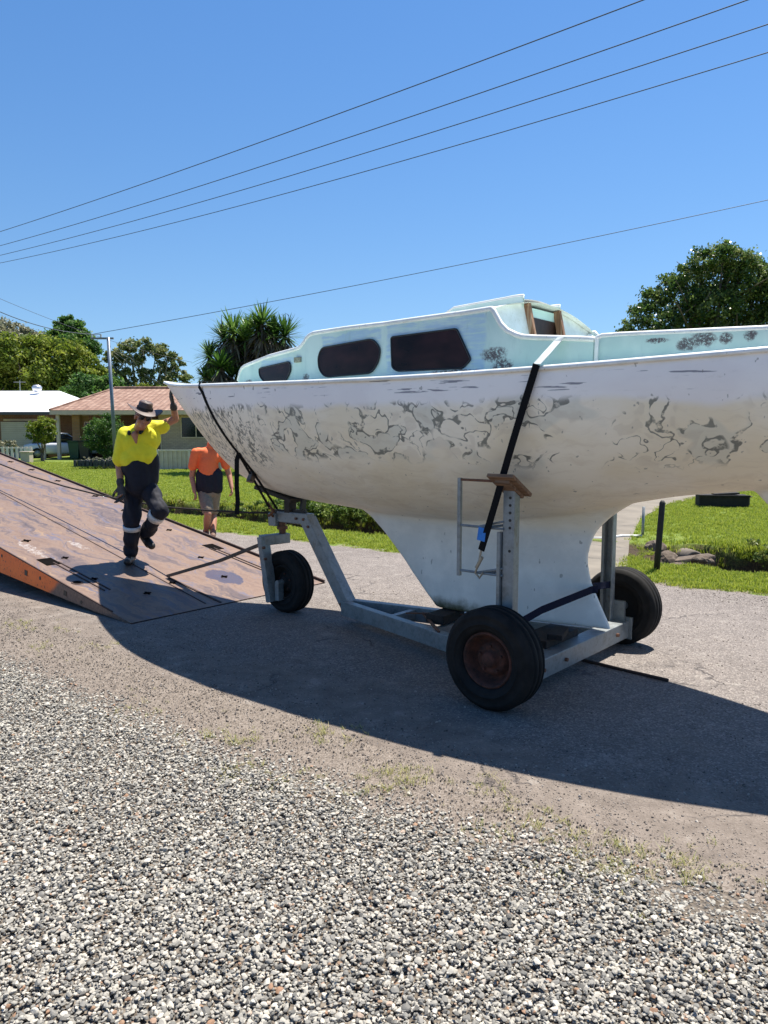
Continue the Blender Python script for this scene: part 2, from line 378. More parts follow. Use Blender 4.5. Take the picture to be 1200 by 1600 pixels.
# road sheet with ragged edges
def ragged(name, outline_far, outline_near, z, mat):
    mb = MB(); rows = []
    for (s, bf, bn) in zip(np.arange(-60, 120, .12), outline_far, outline_near):
        rows.append([Vector((*(W(s, bf - .1)[:2]), -.02)), Vector((*(W(s, bf)[:2]), z)), Vector((*(W(s, (bf + bn) / 2)[:2]), z)), Vector((*(W(s, bn)[:2]), z)), Vector((*(W(s, bn + .12)[:2]), -.01))])
    mb.grid(rows); return tag(mb.build(name, mat), kind='structure')
ss = np.arange(-60, 120, .12)
def fbm(s, k, seed): return mnoise.noise(Vector((s * k, seed, 0))) + .5 * mnoise.noise(Vector((s * k * 2.7, seed, 5))) + .3 * mnoise.noise(Vector((s * k * 7, seed, 9)))
far_e = [-3.45 + .075 * min(max(s, -5), 16) + .12 * fbm(s, .9, 1) for s in ss]
near_e = [1.78 + .16 * fbm(s, .8, 2) for s in ss]
ragged('road', far_e, near_e, 0.0025, ROAD)
# gravel driveway in the foreground
def gravel_line(x): return lerp(x, [-6, -2.78, 0, 1.33, 4], [7.9, 5.38, 3.22, 2.64, 1.9])
mb = MB(); rows = []
for x in np.arange(-7, 5, .08):
    y1 = gravel_line(x) + .12 * fbm(x, 1.5, 8) - .12
    rows.append([Vector((x, y, .003)) for y in np.linspace(-4, y1, 6)] + [Vector((x, y1 + .1, -.01))])
mb.grid(rows); tag(mb.build('gravel_driveway', BED), kind='structure')

# ---------------------------------------------------------------- loose stones, grass (uncountable stuff)
def pebble(i, ang=.25, flat=.52):
    bm = bmesh.new(); bmesh.ops.create_icosphere(bm, subdivisions=2, radius=1)
    sx, sy, sz = 1.0, random.uniform(.65, .95), random.uniform(flat - .12, flat + .1)
    planes = [(Vector((random.gauss(0, 1), random.gauss(0, 1), random.gauss(0, 1))).normalized(), random.uniform(.50, .85)) for _ in range(11)]
    for v in bm.verts:
        p = v.co.copy()
        for n_, d_ in planes:
            k = p.dot(n_)
            if k > d_: p -= n_ * (k - d_)
        v.co = Vector((p.x * sx, p.y * sy, p.z * sz))
    me = bpy.data.meshes.new('pebble'); bm.to_mesh(me); bm.free(); return me
def scatter(name, protos, mat, pts, scl, rot, smooth=False, flat_rot=False):
    """one stuff object: points carrying scale and rotation, stones or tufts instanced on them"""
    pc = bpy.data.collections.new(name + '_kinds')
    for me in protos:
        me.materials.clear(); me.materials.append(mat)
        if smooth: me.polygons.foreach_set('use_smooth', [True] * len(me.polygons))
        pc.objects.link(bpy.data.objects.new(name + '_kind', me))
    me = bpy.data.meshes.new(name); me.vertices.add(len(pts)); me.vertices.foreach_set('co', np.asarray(pts, np.float32).ravel())
    a = me.attributes.new('scl', 'FLOAT', 'POINT'); a.data.foreach_set('value', np.asarray(scl, np.float32))
    a = me.attributes.new('rot', 'FLOAT_VECTOR', 'POINT'); a.data.foreach_set('vector', np.asarray(rot, np.float32).ravel())
    o = link_mesh(name, me, mat); tag(o, kind='stuff')
    ng = bpy.data.node_groups.new(name + '_scatter', 'GeometryNodeTree')
    ng.interface.new_socket('Geometry', in_out='INPUT', socket_type='NodeSocketGeometry'); ng.interface.new_socket('Geometry', in_out='OUTPUT', socket_type='NodeSocketGeometry')
    N = ng.nodes; L = ng.links; gi = N.new('NodeGroupInput'); go = N.new('NodeGroupOutput')
    ci = N.new('GeometryNodeCollectionInfo'); ci.inputs['Collection'].default_value = pc; ci.inputs['Separate Children'].default_value = True; ci.inputs['Reset Children'].default_value = True
    ip = N.new('GeometryNodeInstanceOnPoints'); ip.inputs['Pick Instance'].default_value = True
    m2p = N.new('GeometryNodeMeshToPoints')
    ns = N.new('GeometryNodeInputNamedAttribute'); ns.data_type = 'FLOAT'; ns.inputs['Name'].default_value = 'scl'
    nr = N.new('GeometryNodeInputNamedAttribute'); nr.data_type = 'FLOAT_VECTOR'; nr.inputs['Name'].default_value = 'rot'
    er = N.new('FunctionNodeEulerToRotation')
    L.new(gi.outputs[0], m2p.inputs['Mesh']); L.new(m2p.outputs[0], ip.inputs['Points']); L.new(ci.outputs[0], ip.inputs['Instance'])
    L.new(nr.outputs[0], er.inputs[0]); L.new(er.outputs[0], ip.inputs['Rotation']); L.new(ns.outputs[0], ip.inputs['Scale']); L.new(ip.outputs[0], go.inputs[0])
    md = o.modifiers.new('scatter', 'NODES'); md.node_group = ng
    return o
def in_view(x, y, m=.5): return abs(x) < .52 * y + m
# foreground gravel stones
N_ = 420000; xs = rng.uniform(-4.2, 2.9, N_); ys = rng.uniform(1.5, 6.4, N_); pts = []; scl = []
keep_r = rng.uniform(0, 1, N_)
for x, y, k in zip(xs, ys, keep_r):
    if abs(x) > .52 * y + .45: continue
    gl = gravel_line(x) + .25 * fbm(x * 1.3, 1, 4); d = gl - y
    p = 1.0 if d > .28 else (max(0, (d + .22) / .5)) ** 1.5
    if mnoise.noise(Vector((x * 2.2, y * 2.2, 2))) > .40 and d < .8: p *= .7
    if k < p * .93: pts.append((x, y, max(0, random.gauss(.012, .006)) if p > .6 else .004)); scl.append(min(.0145, .0042 + random.expovariate(1 / .0029)) + .0008 * min(3, max(0, 3.5 - y)))
rot = rng.uniform(-1, 1, (len(pts), 3)) * np.array([.42, .42, 3.14])
scatter('gravel', [pebble(i) for i in range(9)], STONE, pts, scl, rot)
# finer crushed stone on the dirt shoulder and road
N_ = 300000; xs = rng.uniform(-6, 6, N_); ys = rng.uniform(2, 8.5, N_); pts = []; scl = []
for x, y in zip(xs, ys):
    if abs(x) > .52 * y + .4: continue
    s, b = SB(x, y); gl = gravel_line(x)
    if y < gl - .3: continue
    p = 1.0 if b > 1.55 else (.35 if b > .9 else .14)
    if -3.9 < b < -2.9: p = .5
    p *= .55 + .9 * max(0, .5 + mnoise.noise(Vector((x * 1.7, y * 1.7, 7))))
    if random.random() < p and not (s > 3.3 and -1.1 < b < 1.35): pts.append((x, y, .003)); scl.append(min(.0105, .0020 + random.expovariate(1 / .0014)))
rot = rng.uniform(-1, 1, (len(pts), 3)) * np.array([.6, .6, 3.14])
scatter('crushed_stone', [pebble(i, flat=.75) for i in range(5)], CRUSH, pts, scl, rot)
def tuft(nb, h, spread, w=.004, lean=.5):
    vs = []; fs = []; rn = []
    for i in range(nb):
        a = random.uniform(0, 6.283); r = random.uniform(0, spread); x, y = r * math.cos(a), r * math.sin(a)
        hh = h * random.uniform(.5, 1.15); la = random.uniform(0, 6.283); ll = hh * random.uniform(.15, lean); px, py = -math.sin(la) * w, math.cos(la) * w
        dx, dy = math.cos(la) * ll, math.sin(la) * ll; k = len(vs); q = random.random()
        vs += [(x - px, y - py, 0), (x + px, y + py, 0), (x + dx * .4 + px * .8, y + dy * .4 + py * .8, hh * .6), (x + dx * .4 - px * .8, y + dy * .4 - py * .8, hh * .6), (x + dx, y + dy, hh), (x + dx, y + dy, hh)]
        fs += [(k, k + 1, k + 2, k + 3), (k + 3, k + 2, k + 5, k + 4)]; rn += [q] * 6
    me = bpy.data.meshes.new('tuft'); me.from_pydata(vs, [], fs); a = me.attributes.new('rnd', 'FLOAT', 'POINT'); a.data.foreach_set('value', rn)
    return me
lawn_t = [tuft(26, .055, .09, .0042, .7) for _ in range(5)]
cpts = [G(905, 905), G(938, 850), G(968, 812), G(1010, 790), G(1062, 777), G(1130, 769)]
def on_path(x, y):
    p = Vector((x, y, 0))
    for a, b_ in zip(cpts, cpts[1:]):
        d = b_ - a; t = max(0, min(1, (p - a).dot(d) / d.length_squared))
        if (p - a - d * t).length < .36 + .1 * random.random(): return True
    return False
pts = []; scl = []
for _ in range(85000):
    y = 6.5 + 33 * random.random() ** 1.5; x = random.uniform(-.55 * y - .5, .55 * y + .5); s, b = SB(x, y)
    e = -3.45 + .075 * min(max(s, -5), 16) + .22 * fbm(s, 1.4, 1)
    if b > e - .05: continue
    if random.random() > min(1, (e - b) / .35 + .15): continue
    xx = b - ditch_c(s); on = (s > 4.6) or (s < 1.5)
    if on and -.50 < xx < .34: continue
    if 1.0 < s < 3.2 and -7.2 < b < -4.9 and random.random() < .75: continue
    if y > 37 or (x > 1.5 and on_path(x, y)): continue
    pts.append((x, y, terr(s, b) - .004)); scl.append(random.uniform(.5, 1.05) * (1.5 if -.95 < xx < -.45 and on else 1) * (1 + .012 * (y - 8)))
rot = np.zeros((len(pts), 3)); rot[:, 2] = rng.uniform(0, 6.28, len(pts))
scatter('grass', lawn_t, GRASS, pts, scl, rot)
# sparse tufts in the dirt shoulder
patches = [(400, 1210, 14), (440, 1225, 16), (630, 1215, 45), (548, 1240, 10), (510, 1150, 30), (30, 975, 22), (90, 985, 8), (855, 1298, 26), (960, 1335, 24), (1095, 1360, 30), (340, 1150, 14), (385, 1160, 14), (380, 1205, 8), (735, 1225, 8), (800, 1255, 12), (940, 1375, 10), (780, 1305, 8), (865, 1390, 6), (60, 1010, 10), (205, 1110, 10), (150, 1010, 10), (960, 1360, 14)]
pts = []; scl = []
for u, v, n in patches:
    c = G(u, v); 
    for _ in range(int(n * 1.3)): pts.append((c.x + random.gauss(0, .09), c.y + random.gauss(0, .08), .002)); scl.append(random.uniform(.35, .85))
for _ in range(110):
    x = random.uniform(-3.5, 3); y = gravel_line(x) + random.gauss(.3, .35)
    if abs(x) < .52 * y + .3 and SB(x, y)[1] > 1.9: pts.append((x, y, .002)); scl.append(random.uniform(.2, .5))
rot = np.zeros((len(pts), 3)); rot[:, 2] = rng.uniform(0, 6.28, len(pts))
scatter('dry_grass', [tuft(10, .032, .035, .0016, 2.2) for _ in range(4)], DRYG, pts, scl, rot)

# ================================================================= BOAT
HS = [-2.35, -1.6, -1.2, -.7, -.1, .64, 1.1, 1.67, 2.2, 2.8, 3.05, 3.6, 4.2, 4.5, 4.64]
HB = [.30, .58, .73, .87, .975, 1.03, 1.05, 1.04, .99, .865, .78, .56, .26, .09, .012]
ZS_ = ([-2.35, -1.305, -.91, -.5, -.19, .39, .86, 1.42, 2.12, 3.05, 3.8, 4.45, 4.66], [2.11, 2.046, 2.023, 2.003, 1.992, 1.979, 1.975, 1.978, 1.991, 2.022, 2.062, 2.118, 2.144])
ZC_ = ([-2.35, -1.7, -1.1, -.67, -.43, 0, .6, 1.5, 2.07, 2.5, 2.84, 3.268, 3.5, 3.73, 4.0, 4.22, 4.45, 4.66], [1.62, 1.42, 1.295, 1.235, 1.185, 1.08, .99, .97, 1.0, 1.025, 1.06, 1.145, 1.23, 1.362, 1.56, 1.75, 1.955, 2.142])
def cubic(x, X, Y):
    """monotone-ish smooth interpolation"""
    X = np.asarray(X); Y = np.asarray(Y); i = int(np.clip(np.searchsorted(X, x) - 1, 0, len(X) - 2))
    m = np.gradient(Y, X); h = X[i + 1] - X[i]; t = (x - X[i]) / h
    return float((2 * t**3 - 3 * t**2 + 1) * Y[i] + (t**3 - 2 * t**2 + t) * h * m[i] + (-2 * t**3 + 3 * t**2) * Y[i + 1] + (t**3 - t**2) * h * m[i + 1])
def hb(s): return max(.008, cubic(max(-2.35, min(4.64, s)), HS, HB))
def zs(s): return cubic(max(-2.35, min(4.66, s)), *ZS_)
def zc(s): return cubic(max(-2.35, min(4.66, s)), *ZC_)
def hull_y(s, h):
    a, b_ = zc(s), zs(s); t = max(0.0, min(1.0, (h - a) / max(.001, b_ - a)))
    f = max(0.0, min(1.0, (3.9 - s) / 2.2)); m = 1.15 + 1.05 * f; n = 1.15 + .5 * f
    return hb(s) * (1 - (1 - t) ** m) ** (1 / n) * (1 - .03 * t * f * 0)
boat = empty('sailboat', (OB.x, OB.y, 0), ANGB, 'old white keel sailboat with patchy sanded hull and mint cabin standing on a steel trailer', 'sailboat')
def hull_mat():
    t = NT('sanded_white_hull'); co = t.co(); x, y, z = t.sep(co)
    w = t.noise(co, 3.0, 3, .55, 0, 1); cw = t.vadd(co, t.vscale(w, .28))
    n_lo = t.noise(t.map(co, (1.0, 1, 1.6)), 1.5, 4, .6)
    n_hi = t.noise(t.map(co, (1, 1, 2.2)), 14, 6, .7)
    streak = t.noise(t.map(cw, (1.2, 1.2, 9)), 3.0, 5, .65)
    # clean primer patches, chalky cream below, cool white above
    cream = t.mix(t.mr(n_lo, .35, .65), (.88, .79, .60), (.95, .89, .75))
    cream = t.mix(t.m2('MULTIPLY', t.mr(streak, .5, .75), .3), cream, (.60, .50, .37))
    cool = t.mix(t.mr(n_lo, .4, .6), (.90, .87, .85), (.95, .93, .90))
    up = t.m2('ADD', z, t.m2('MULTIPLY', t.m2('SUBTRACT', t.noise(co, 2.1, 2, .5), .5), .16))
    c = t.mix(t.mr(up, 1.78, 1.84), cream, cool)
    # horizontal brown grime at the turn of the bilge
    grime = t.m2('MULTIPLY', t.mr(t.noise(t.map(cw, (.8, .8, 7)), 2.6, 7, .75), .42, .70), t.m2('MULTIPLY', t.mr(z, .95, 1.12), t.m2('SUBTRACT', 1.0, t.mr(z, 1.28, 1.45))))
    c = t.mix(t.m2('MULTIPLY', grime, .30), c, (.50, .40, .28))
    # below the bilge: the keel in a bluish grey-white
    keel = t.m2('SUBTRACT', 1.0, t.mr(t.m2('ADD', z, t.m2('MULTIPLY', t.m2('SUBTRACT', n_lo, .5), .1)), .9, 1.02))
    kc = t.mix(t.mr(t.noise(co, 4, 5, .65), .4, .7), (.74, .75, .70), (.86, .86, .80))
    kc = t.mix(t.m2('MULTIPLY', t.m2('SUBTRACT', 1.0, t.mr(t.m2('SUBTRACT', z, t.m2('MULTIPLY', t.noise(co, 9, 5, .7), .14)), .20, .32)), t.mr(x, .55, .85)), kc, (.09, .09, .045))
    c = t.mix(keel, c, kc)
    # sanded contour rings
    band = t.m2('MULTIPLY', t.mr(up, 1.42, 1.50), t.m2('SUBTRACT', 1.0, t.mr(up, 1.80, 1.85)))
    fore = t.mr(x, 2.1, 2.4)
    d1 = t.vadd(t.map(co, (1, 1, 1.25)), t.vscale(t.noise(co, 5.5, 2, .5, 0, 1), .16))
    f1 = t.noise(d1, 4.7, 1.8, .5); f2 = t.noise(t.vadd(d1, (7.3, 2.1, 4)), 7.4, 1.6, .5)
    d2 = t.map(co, (1.7, 1.7, .8), (3, 1, 2), (0, .5, 0)); f3 = t.noise(t.vadd(d2, t.vscale(t.noise(co, 9, 2, .5, 0, 1), .1)), 10.5, 2, .5)
    wv = t.m2('ADD', .0045, t.m2('MULTIPLY', t.m2('POWER', t.noise(co, 8, 3, .6), 4.0), .15))
    def ring(f, lv, k=1.0): return t.m2('SUBTRACT', 1.0, t.mr(t.m2('DIVIDE', t.m2('ABSOLUTE', t.m2('SUBTRACT', f, lv)), t.m2('MULTIPLY', wv, k)), .55, 1.15))
    cl = t.mr(t.noise(t.map(co, (1, 1, 1.3), (1.7, 0, .4)), 1.9, 2, .5), .44, .48)
    cl2 = t.mr(t.noise(t.map(co, (1, 1, 1.2), (9.1, 3, 2)), 2.4, 2, .5), .47, .51)
    r1 = t.m2('MULTIPLY', ring(f1, .52, 1.45), cl); r2 = t.m2('MULTIPLY', ring(f2, .56, 1.4), cl2)
    aft = t.m2('SUBTRACT', 1.0, fore)
    rr = t.m2('MULTIPLY', t.m2('MAXIMUM', r1, r2), aft)
    r3 = t.m2('MULTIPLY', t.m2('MULTIPLY', ring(f3, .53, 3.2), fore), t.m2('MULTIPLY', t.mr(up, 1.30, 1.42), t.m2('SUBTRACT', 1.0, t.mr(x, 3.75, 4.0))))
    rr = t.m2('MAXIMUM', t.m2('MULTIPLY', rr, band), t.m2('MULTIPLY', r3, t.m2('SUBTRACT', 1.0, t.mr(up, 1.82, 1.86))))
    fill = t.m2('MULTIPLY', t.m2('MULTIPLY', t.m2('MULTIPLY', t.mr(f1, .52, .54), cl), band), aft)
    c = t.mix(t.m2('MULTIPLY', fill, .34), c, (.52, .57, .52))
    tan = t.m2('MULTIPLY', t.m2('MULTIPLY', t.m2('SUBTRACT', 1.0, t.mr(f2, .40, .44)), cl2), band)
    c = t.mix(t.m2('MULTIPLY', tan, .22), c, (.52, .45, .36))
    rr = t.m2('MULTIPLY', rr, t.mr(t.noise(co, 17, 4, .65), .36, .50)); c = t.mix(t.m2('MULTIPLY', rr, .85), c, t.ramp(t.noise(co, 5, 4, .6), [(.35, (.07, .08, .072)), (.65, (.17, .185, .165))]))
    # dashes along the sheer
    ds = t.m2('MULTIPLY', t.mr(t.noise(t.map(co, (1.0, 1.0, 16)), 3.6, 3, .5), .635, .66), t.m2('MULTIPLY', t.mr(t.m2('SUBTRACT', z, t.m2('MULTIPLY', x, .01)), 1.86, 1.88), t.m2('SUBTRACT', 1.0, t.mr(z, 1.965, 1.98))))
    c = t.mix(t.m2('MULTIPLY', ds, .8), c, (.14, .15, .19))
    # vertical brush marks near the bow and small chips
    ch = t.mr(t.noise(t.map(co, (1, 1, .5)), 26, 2, .5), .70, .73); c = t.mix(t.m2('MULTIPLY', ch, .6), c, (.22, .22, .2))
    sp_ = t.mr(t.noise(t.map(co, (14, 14, 1.6), (0, 0, 0), (0, .45, 0)), 1.5, 3, .6), .66, .72)
    c = t.mix(t.m2('MULTIPLY', t.m2('MULTIPLY', sp_, t.mr(x, 3.5, 3.9)), .5), c, (.34, .33, .25))
    c = t.mix(t.m2('MULTIPLY', t.mr(n_hi, .55, .8), .22), c, (.45, .42, .36))
    return t.fin(c, t.mr(n_lo, .3, .7, .5, .7), 0, t.m2('ADD', n_hi, t.m2('MULTIPLY', rr, -.6)), .12, .004, .35)
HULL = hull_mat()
def mint_mat():
    t = NT('mint_paint'); co = t.co(); x, y, z = t.sep(co)
    n = t.noise(t.map(co, (1, 1, .6)), 3, 5, .6); h = t.noise(co, 70, 4, .75)
    c = t.mix(t.mr(n, .35, .65), (.54, .72, .66), (.68, .83, .76))
    # brushed blue undercoat around the windows, a real paint patch with its own outline
    e = t.m2('MULTIPLY', t.m2('SUBTRACT', t.noise(co, 6, 3, .6), .5), .10)
    def box(x0, x1, z0, z1):
        xx = t.m2('ADD', x, e); zz = t.m2('ADD', z, e)
        return t.m2('MULTIPLY', t.m2('MULTIPLY', t.mr(xx, x0 - .015, x0 + .015), t.m2('SUBTRACT', 1, t.mr(xx, x1 - .015, x1 + .015))), t.m2('MULTIPLY', t.mr(zz, z0 - .008, z0 + .008), t.m2('SUBTRACT', 1, t.mr(zz, z1 - .008, z1 + .008))))
    p = t.m2('MAXIMUM', box(.28, 1.06, 2.0, 2.355), t.m2('MAXIMUM', box(1.12, 1.74, 2.26, 2.335), box(2.1, 2.6, 2.17, 2.22)))
    p = t.m2('MULTIPLY', p, t.mr(t.noise(t.map(co, (2, 2, 14)), 3, 4, .6), .3, .6))
    c = t.mix(t.m2('MULTIPLY', p, .6), c, (.34, .52, .74))
    def blotch(x0, z0, rx, rz):
        d = t.m2('ADD', t.m2('POWER', t.m2('DIVIDE', t.m2('ABSOLUTE', t.m2('SUBTRACT', x, x0)), rx), 2), t.m2('POWER', t.m2('DIVIDE', t.m2('ABSOLUTE', t.m2('SUBTRACT', z, z0)), rz), 2))
        return t.m2('SUBTRACT', 1.0, t.mr(t.m2('ADD', d, t.m2('MULTIPLY', t.m2('SUBTRACT', t.noise(co, 16, 5, .75), .5), 4.2)), .2, 1.4))
    m = blotch(.22, 2.11, .09, .045)
    for q in ((.15, 2.03, .07, .05), (-.90, 2.10, .05, .035), (-.98, 2.12, .06, .04), (-1.09, 2.12, .03, .03), (-1.2, 2.13, .03, .03), (1.93, 2.05, .05, .03), (2.8, 2.06, .06, .02), (-.75, 2.13, .06, .015), (.5, 2.02, .2, .012)): m = t.m2('MAXIMUM', m, blotch(*q))
    c = t.mix(t.m2('MULTIPLY', m, t.mr(h, .36, .52)), c, (.12, .10, .10))
    c = t.mix(t.m2('MULTIPLY', t.mr(t.noise(t.map(co, (3, 3, .6)), 5, 4, .7), .55, .75), .3), c, (.36, .5, .48))
    return t.fin(c, .45, 0, h, .08, .002, .45)
MINT = mint_mat()
WHITEP = NT('white_gelcoat'); _n = WHITEP.noise(WHITEP.co(), 7, 6, .7); _h = WHITEP.noise(WHITEP.co(), 40, 4, .7)
WHITEP = WHITEP.fin(WHITEP.mix(WHITEP.mr(_h, .60, .75), WHITEP.ramp(_n, [(.35, (.72, .73, .68)), (.6, (.86, .87, .84))]), (.40, .40, .30)), .4, 0, _n, .1, .002)
GLASSD = NT('tinted_acrylic'); _x = GLASSD.noise(GLASSD.map(GLASSD.co(), (1, 1, 2)), 4, 2, .5)
GLASSD = GLASSD.fin(GLASSD.ramp(_x, [(.3, (.010, .004, .004)), (.7, (.040, .015, .014))]), .22, 0, None, spec=.2)

# hull: canoe body and keel melted into one continuous shell
def make_hull():
    bm = bmesh.new(); NSEC = 150; NT_ = 26; rings = []
    s0, s1 = -2.35, 4.655
    for i in range(NSEC):
        u = i / (NSEC - 1); s = s0 + (s1 - s0) * (1 - (1 - u) ** 1.15)
        a, b_ = zc(s), zs(s); half = []
        for j in range(NT_):
            t = (j / (NT_ - 1)) ** 1.5; h = a + (b_ - a) * t; half.append((hull_y(s, h), h))
        ring = [bm.verts.new((s, y, h)) for y, h in half[1:]][::-1] + [bm.verts.new((s, 0, a))] + [bm.verts.new((s, -y, h)) for y, h in half[1:]]
        rings.append(ring)
    for r0, r1 in zip(rings, rings[1:]):
        for j in range(len(r0) - 1): bm.faces.new((r0[j], r0[j + 1], r1[j + 1], r1[j]))
        bm.faces.new((r0[-1], r0[0], r1[0], r1[-1]))
    bm.faces.new(rings[0]); bm.faces.new(rings[-1][::-1])
    ZL = [.262, .272, .30, .36, .44, .55, .62, .724, .81, .87, .93, .97, 1.0, 1.03, 1.07, 1.12, 1.2]
    LEz = ([.26, .44, .62, .724, .81, .93, .99, 1.03, 1.2], [1.16, 1.335, 1.50, 1.60, 1.69, 1.83, 1.93, 2.0, 2.2])
    TEz = ([.26, .306, .45, .618, .769, .904, .98, 1.064, 1.12, 1.2], [-.262, -.25, -.185, -.115, -.08, -.108, -.15, -.225, -.30, -.42])
    prev = None; K = 28
    for q, z in enumerate(ZL):
        le, te = lerp(z, *LEz), lerp(z, *TEz); r = .5 * (1.0 if q > 1 else (.55 if q == 0 else .9))
        T = (.078 + .16 * max(0, (z - .72) / .4) ** 2.2) * (1.0 if q > 1 else (.7 if q == 0 else .92))
        ring = []
        for k in range(2 * K):
            f = k / K if k <= K else (2 * K - k) / K; sg = 1 if k <= K else -1
            x = .5 - .5 * math.cos(math.pi * f)        # 0 leading .. 1 trailing
            th = T * (1.55 * math.sqrt(x) * (1 - x ** 1.4) + .10 * x) / .85 + .008
            if 0 < k < K or k > K: y = sg * max(th, .016 if x > .1 else 0)
            else: y = 0
            s = le + (te - le) * x; zz = z + (.05 * (1.1 - s) / 1.35 * max(0, (.62 - z) / .36))
            zz += 0
            ring.append(bm.verts.new((s, y, zz)))
        if prev:
            for k in range(2 * K): bm.faces.new((prev[k], prev[(k + 1) % (2 * K)], ring[(k + 1) % (2 * K)], ring[k]))
        else: bm.faces.new(ring[::-1])
        prev = ring
    bm.faces.new(prev)
    # skeg under the stern
    pl = [(-1.08, 1.33), (-1.20, 1.20), (-1.50, .80), (-1.78, .66), (-2.02, .70), (-2.12, 1.7)]
    a = [bm.verts.new((s, .022, z)) for s, z in pl]; b_ = [bm.verts.new((s, -.022, z)) for s, z in pl]
    bm.faces.new(a); bm.faces.new(b_[::-1])
    for i in range(len(pl)): bm.faces.new((a[i], a[(i + 1) % len(pl)], b_[(i + 1) % len(pl)], b_[i]))
    bmesh.ops.recalc_face_normals(bm, faces=bm.faces)
    me = bpy.data.meshes.new('hull'); bm.to_mesh(me); bm.free()
    tmp = bpy.data.objects.new('tmp', me); col.objects.link(tmp)
    rm = tmp.modifiers.new('r', 'REMESH'); rm.mode = 'VOXEL'; rm.voxel_size = .015
    sm = tmp.modifiers.new('s', 'SMOOTH'); sm.factor = .5; sm.iterations = 9
    dg = bpy.context.evaluated_depsgraph_get(); me2 = bpy.data.meshes.new_from_object(tmp.evaluated_get(dg)); me2.name = 'hull'
    bpy.data.objects.remove(tmp)
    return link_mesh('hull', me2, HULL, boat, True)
make_hull()
S_ = [-2.35 + i * .05 for i in range(141)]
# sheer rail: pale moulded lip round the whole deck edge
for sg in (1, -1):
    mb = MB(); rows = []
    for s in np.linspace(-2.35, 4.655, 140):
        y = hb(min(s, 4.64)) ; z = zs(s)
        pts_ = [(y - .03, z - .004), (y + .012, z - .012), (y + .014, z + .004), (y + .004, z + .017), (y - .03, z + .017)]
        rows.append([Vector((s, sg * max(0, p), q)) for p, q in pts_] + [Vector((s, sg * max(0, pts_[0][0]), pts_[0][1]))])
    mb.grid(rows); mb.build('deck_rail', WHITEP, boat, True)
mb = MB(); rows = []
for s in np.linspace(-2.34, 4.64, 120):
    y = max(0, hb(s) - .02); z = zs(s) + .010; rows.append([Vector((s, y * k, z + .03 * (1 - k * k) * min(1, y))) for k in np.linspace(-1, 1, 9)])
mb.grid(rows); mb.build('deck', MINT, boat, True)
# cabin trunk
TS = [-.41, -.30, -.057, .03, .068, .134, .179, .215, .232, .25, .432, 1.08, 1.472, 1.86, 1.91, 1.945, 1.97, 2.0, 2.03, 2.1, 2.475, 2.80, 2.88, 2.925, 2.955, 2.985]
TH = [2.15, 2.162, 2.184, 2.195, 2.207, 2.239, 2.28, 2.335, 2.362, 2.381, 2.374, 2.362, 2.368, 2.368, 2.356, 2.338, 2.314, 2.292, 2.274, 2.265, 2.242, 2.20, 2.188, 2.172, 2.145, 2.07]
CBX, CBY = [-2.3, -1.4, -.5, 0, .5, 1, 1.5, 2, 2.5, 2.985], [.36, .60, .74, .775, .785, .78, .73, .655, .55, .44]
def cb(s): return cubic(s, CBX, CBY)
def th(s): return lerp(s, TS, TH)
def cy(s, h): return cb(s) - .06 * (h - 2.0)
samp = sorted(set(TS) | set(np.round(np.arange(-.4, 2.98, .06), 3)))
for sg in (1, -1):
    mb = MB(); rows = []; inn = []
    for s in samp:
        rows.append([Vector((s, sg * cy(s, h), h)) for h in np.linspace(1.97, th(s), 7)]); inn.append([Vector((s, sg * (cy(s, h) - .03), h)) for h in np.linspace(1.97, th(s), 7)])
    mb.grid(rows); mb.grid(inn); mb.grid([[r[-1] for r in rows], [r[-1] for r in inn]])
    mb.build('cabin_side', MINT, boat, True)
    # white moulded edge running along the roof line and down the swoop
    mb = MB(); mb.tube([(s, sg * (cy(s, th(s)) - .008), th(s) + .006) for s in samp], .018, 8); mb.build('roof_edge', WHITEP, boat, True)
    # cockpit coaming
    mb = MB(); o_ = []; i_ = []
    for s in np.linspace(-2.25, -.40, 40):
        h = lerp(s, [-2.25, -1.28, -.86, -.47, -.42, -.40], [2.20, 2.162, 2.168, 2.176, 2.174, 2.152]); b = cb(s) - .01
        if s > -.5: b = lerp(s, [-.5, -.40], [b - .015, b + .004])
        o_.append([Vector((s, sg * (b - .04 * (q - 2.0)), q)) for q in np.linspace(1.98, h, 4)]); i_.append([Vector((s, sg * (b - .035 - .04 * (q - 2.0)), q)) for q in np.linspace(1.98, h, 4)])
    mb.grid(o_); mb.grid(i_); mb.grid([[r[-1] for r in o_], [r[-1] for r in i_]]); mb.build('cockpit_coaming', MINT, boat, True)
    mb = MB(); mb.tube([(r[-1].x, r[-1].y - sg * .012, r[-1].z) for r in o_], .016, 8); mb.build('coaming_cap', WHITEP, boat, True)
def roofz(s, y):
    bt = cy(s, th(s)) - .01; cr = lerp(s, [.2, 1.8, 2.05, 2.98], [.115, .10, .05, .02]); return th(s) + .006 + cr * (1 - min(1, abs(y) / bt) ** 2)
mb = MB(); rows = []
for s in [q for q in samp if q >= .24]:
    bt = cy(s, th(s)) - .01; rows.append([Vector((s, y, roofz(s, y))) for y in np.linspace(-bt, bt, 17)])
mb.grid(rows); mb.build('cabin_roof', WHITEP, boat, True)
mb = MB(); s = 2.985; mb.box((s, 0, 2.03), (.02, .86, .12)); mb.build('cabin_front', MINT, boat)
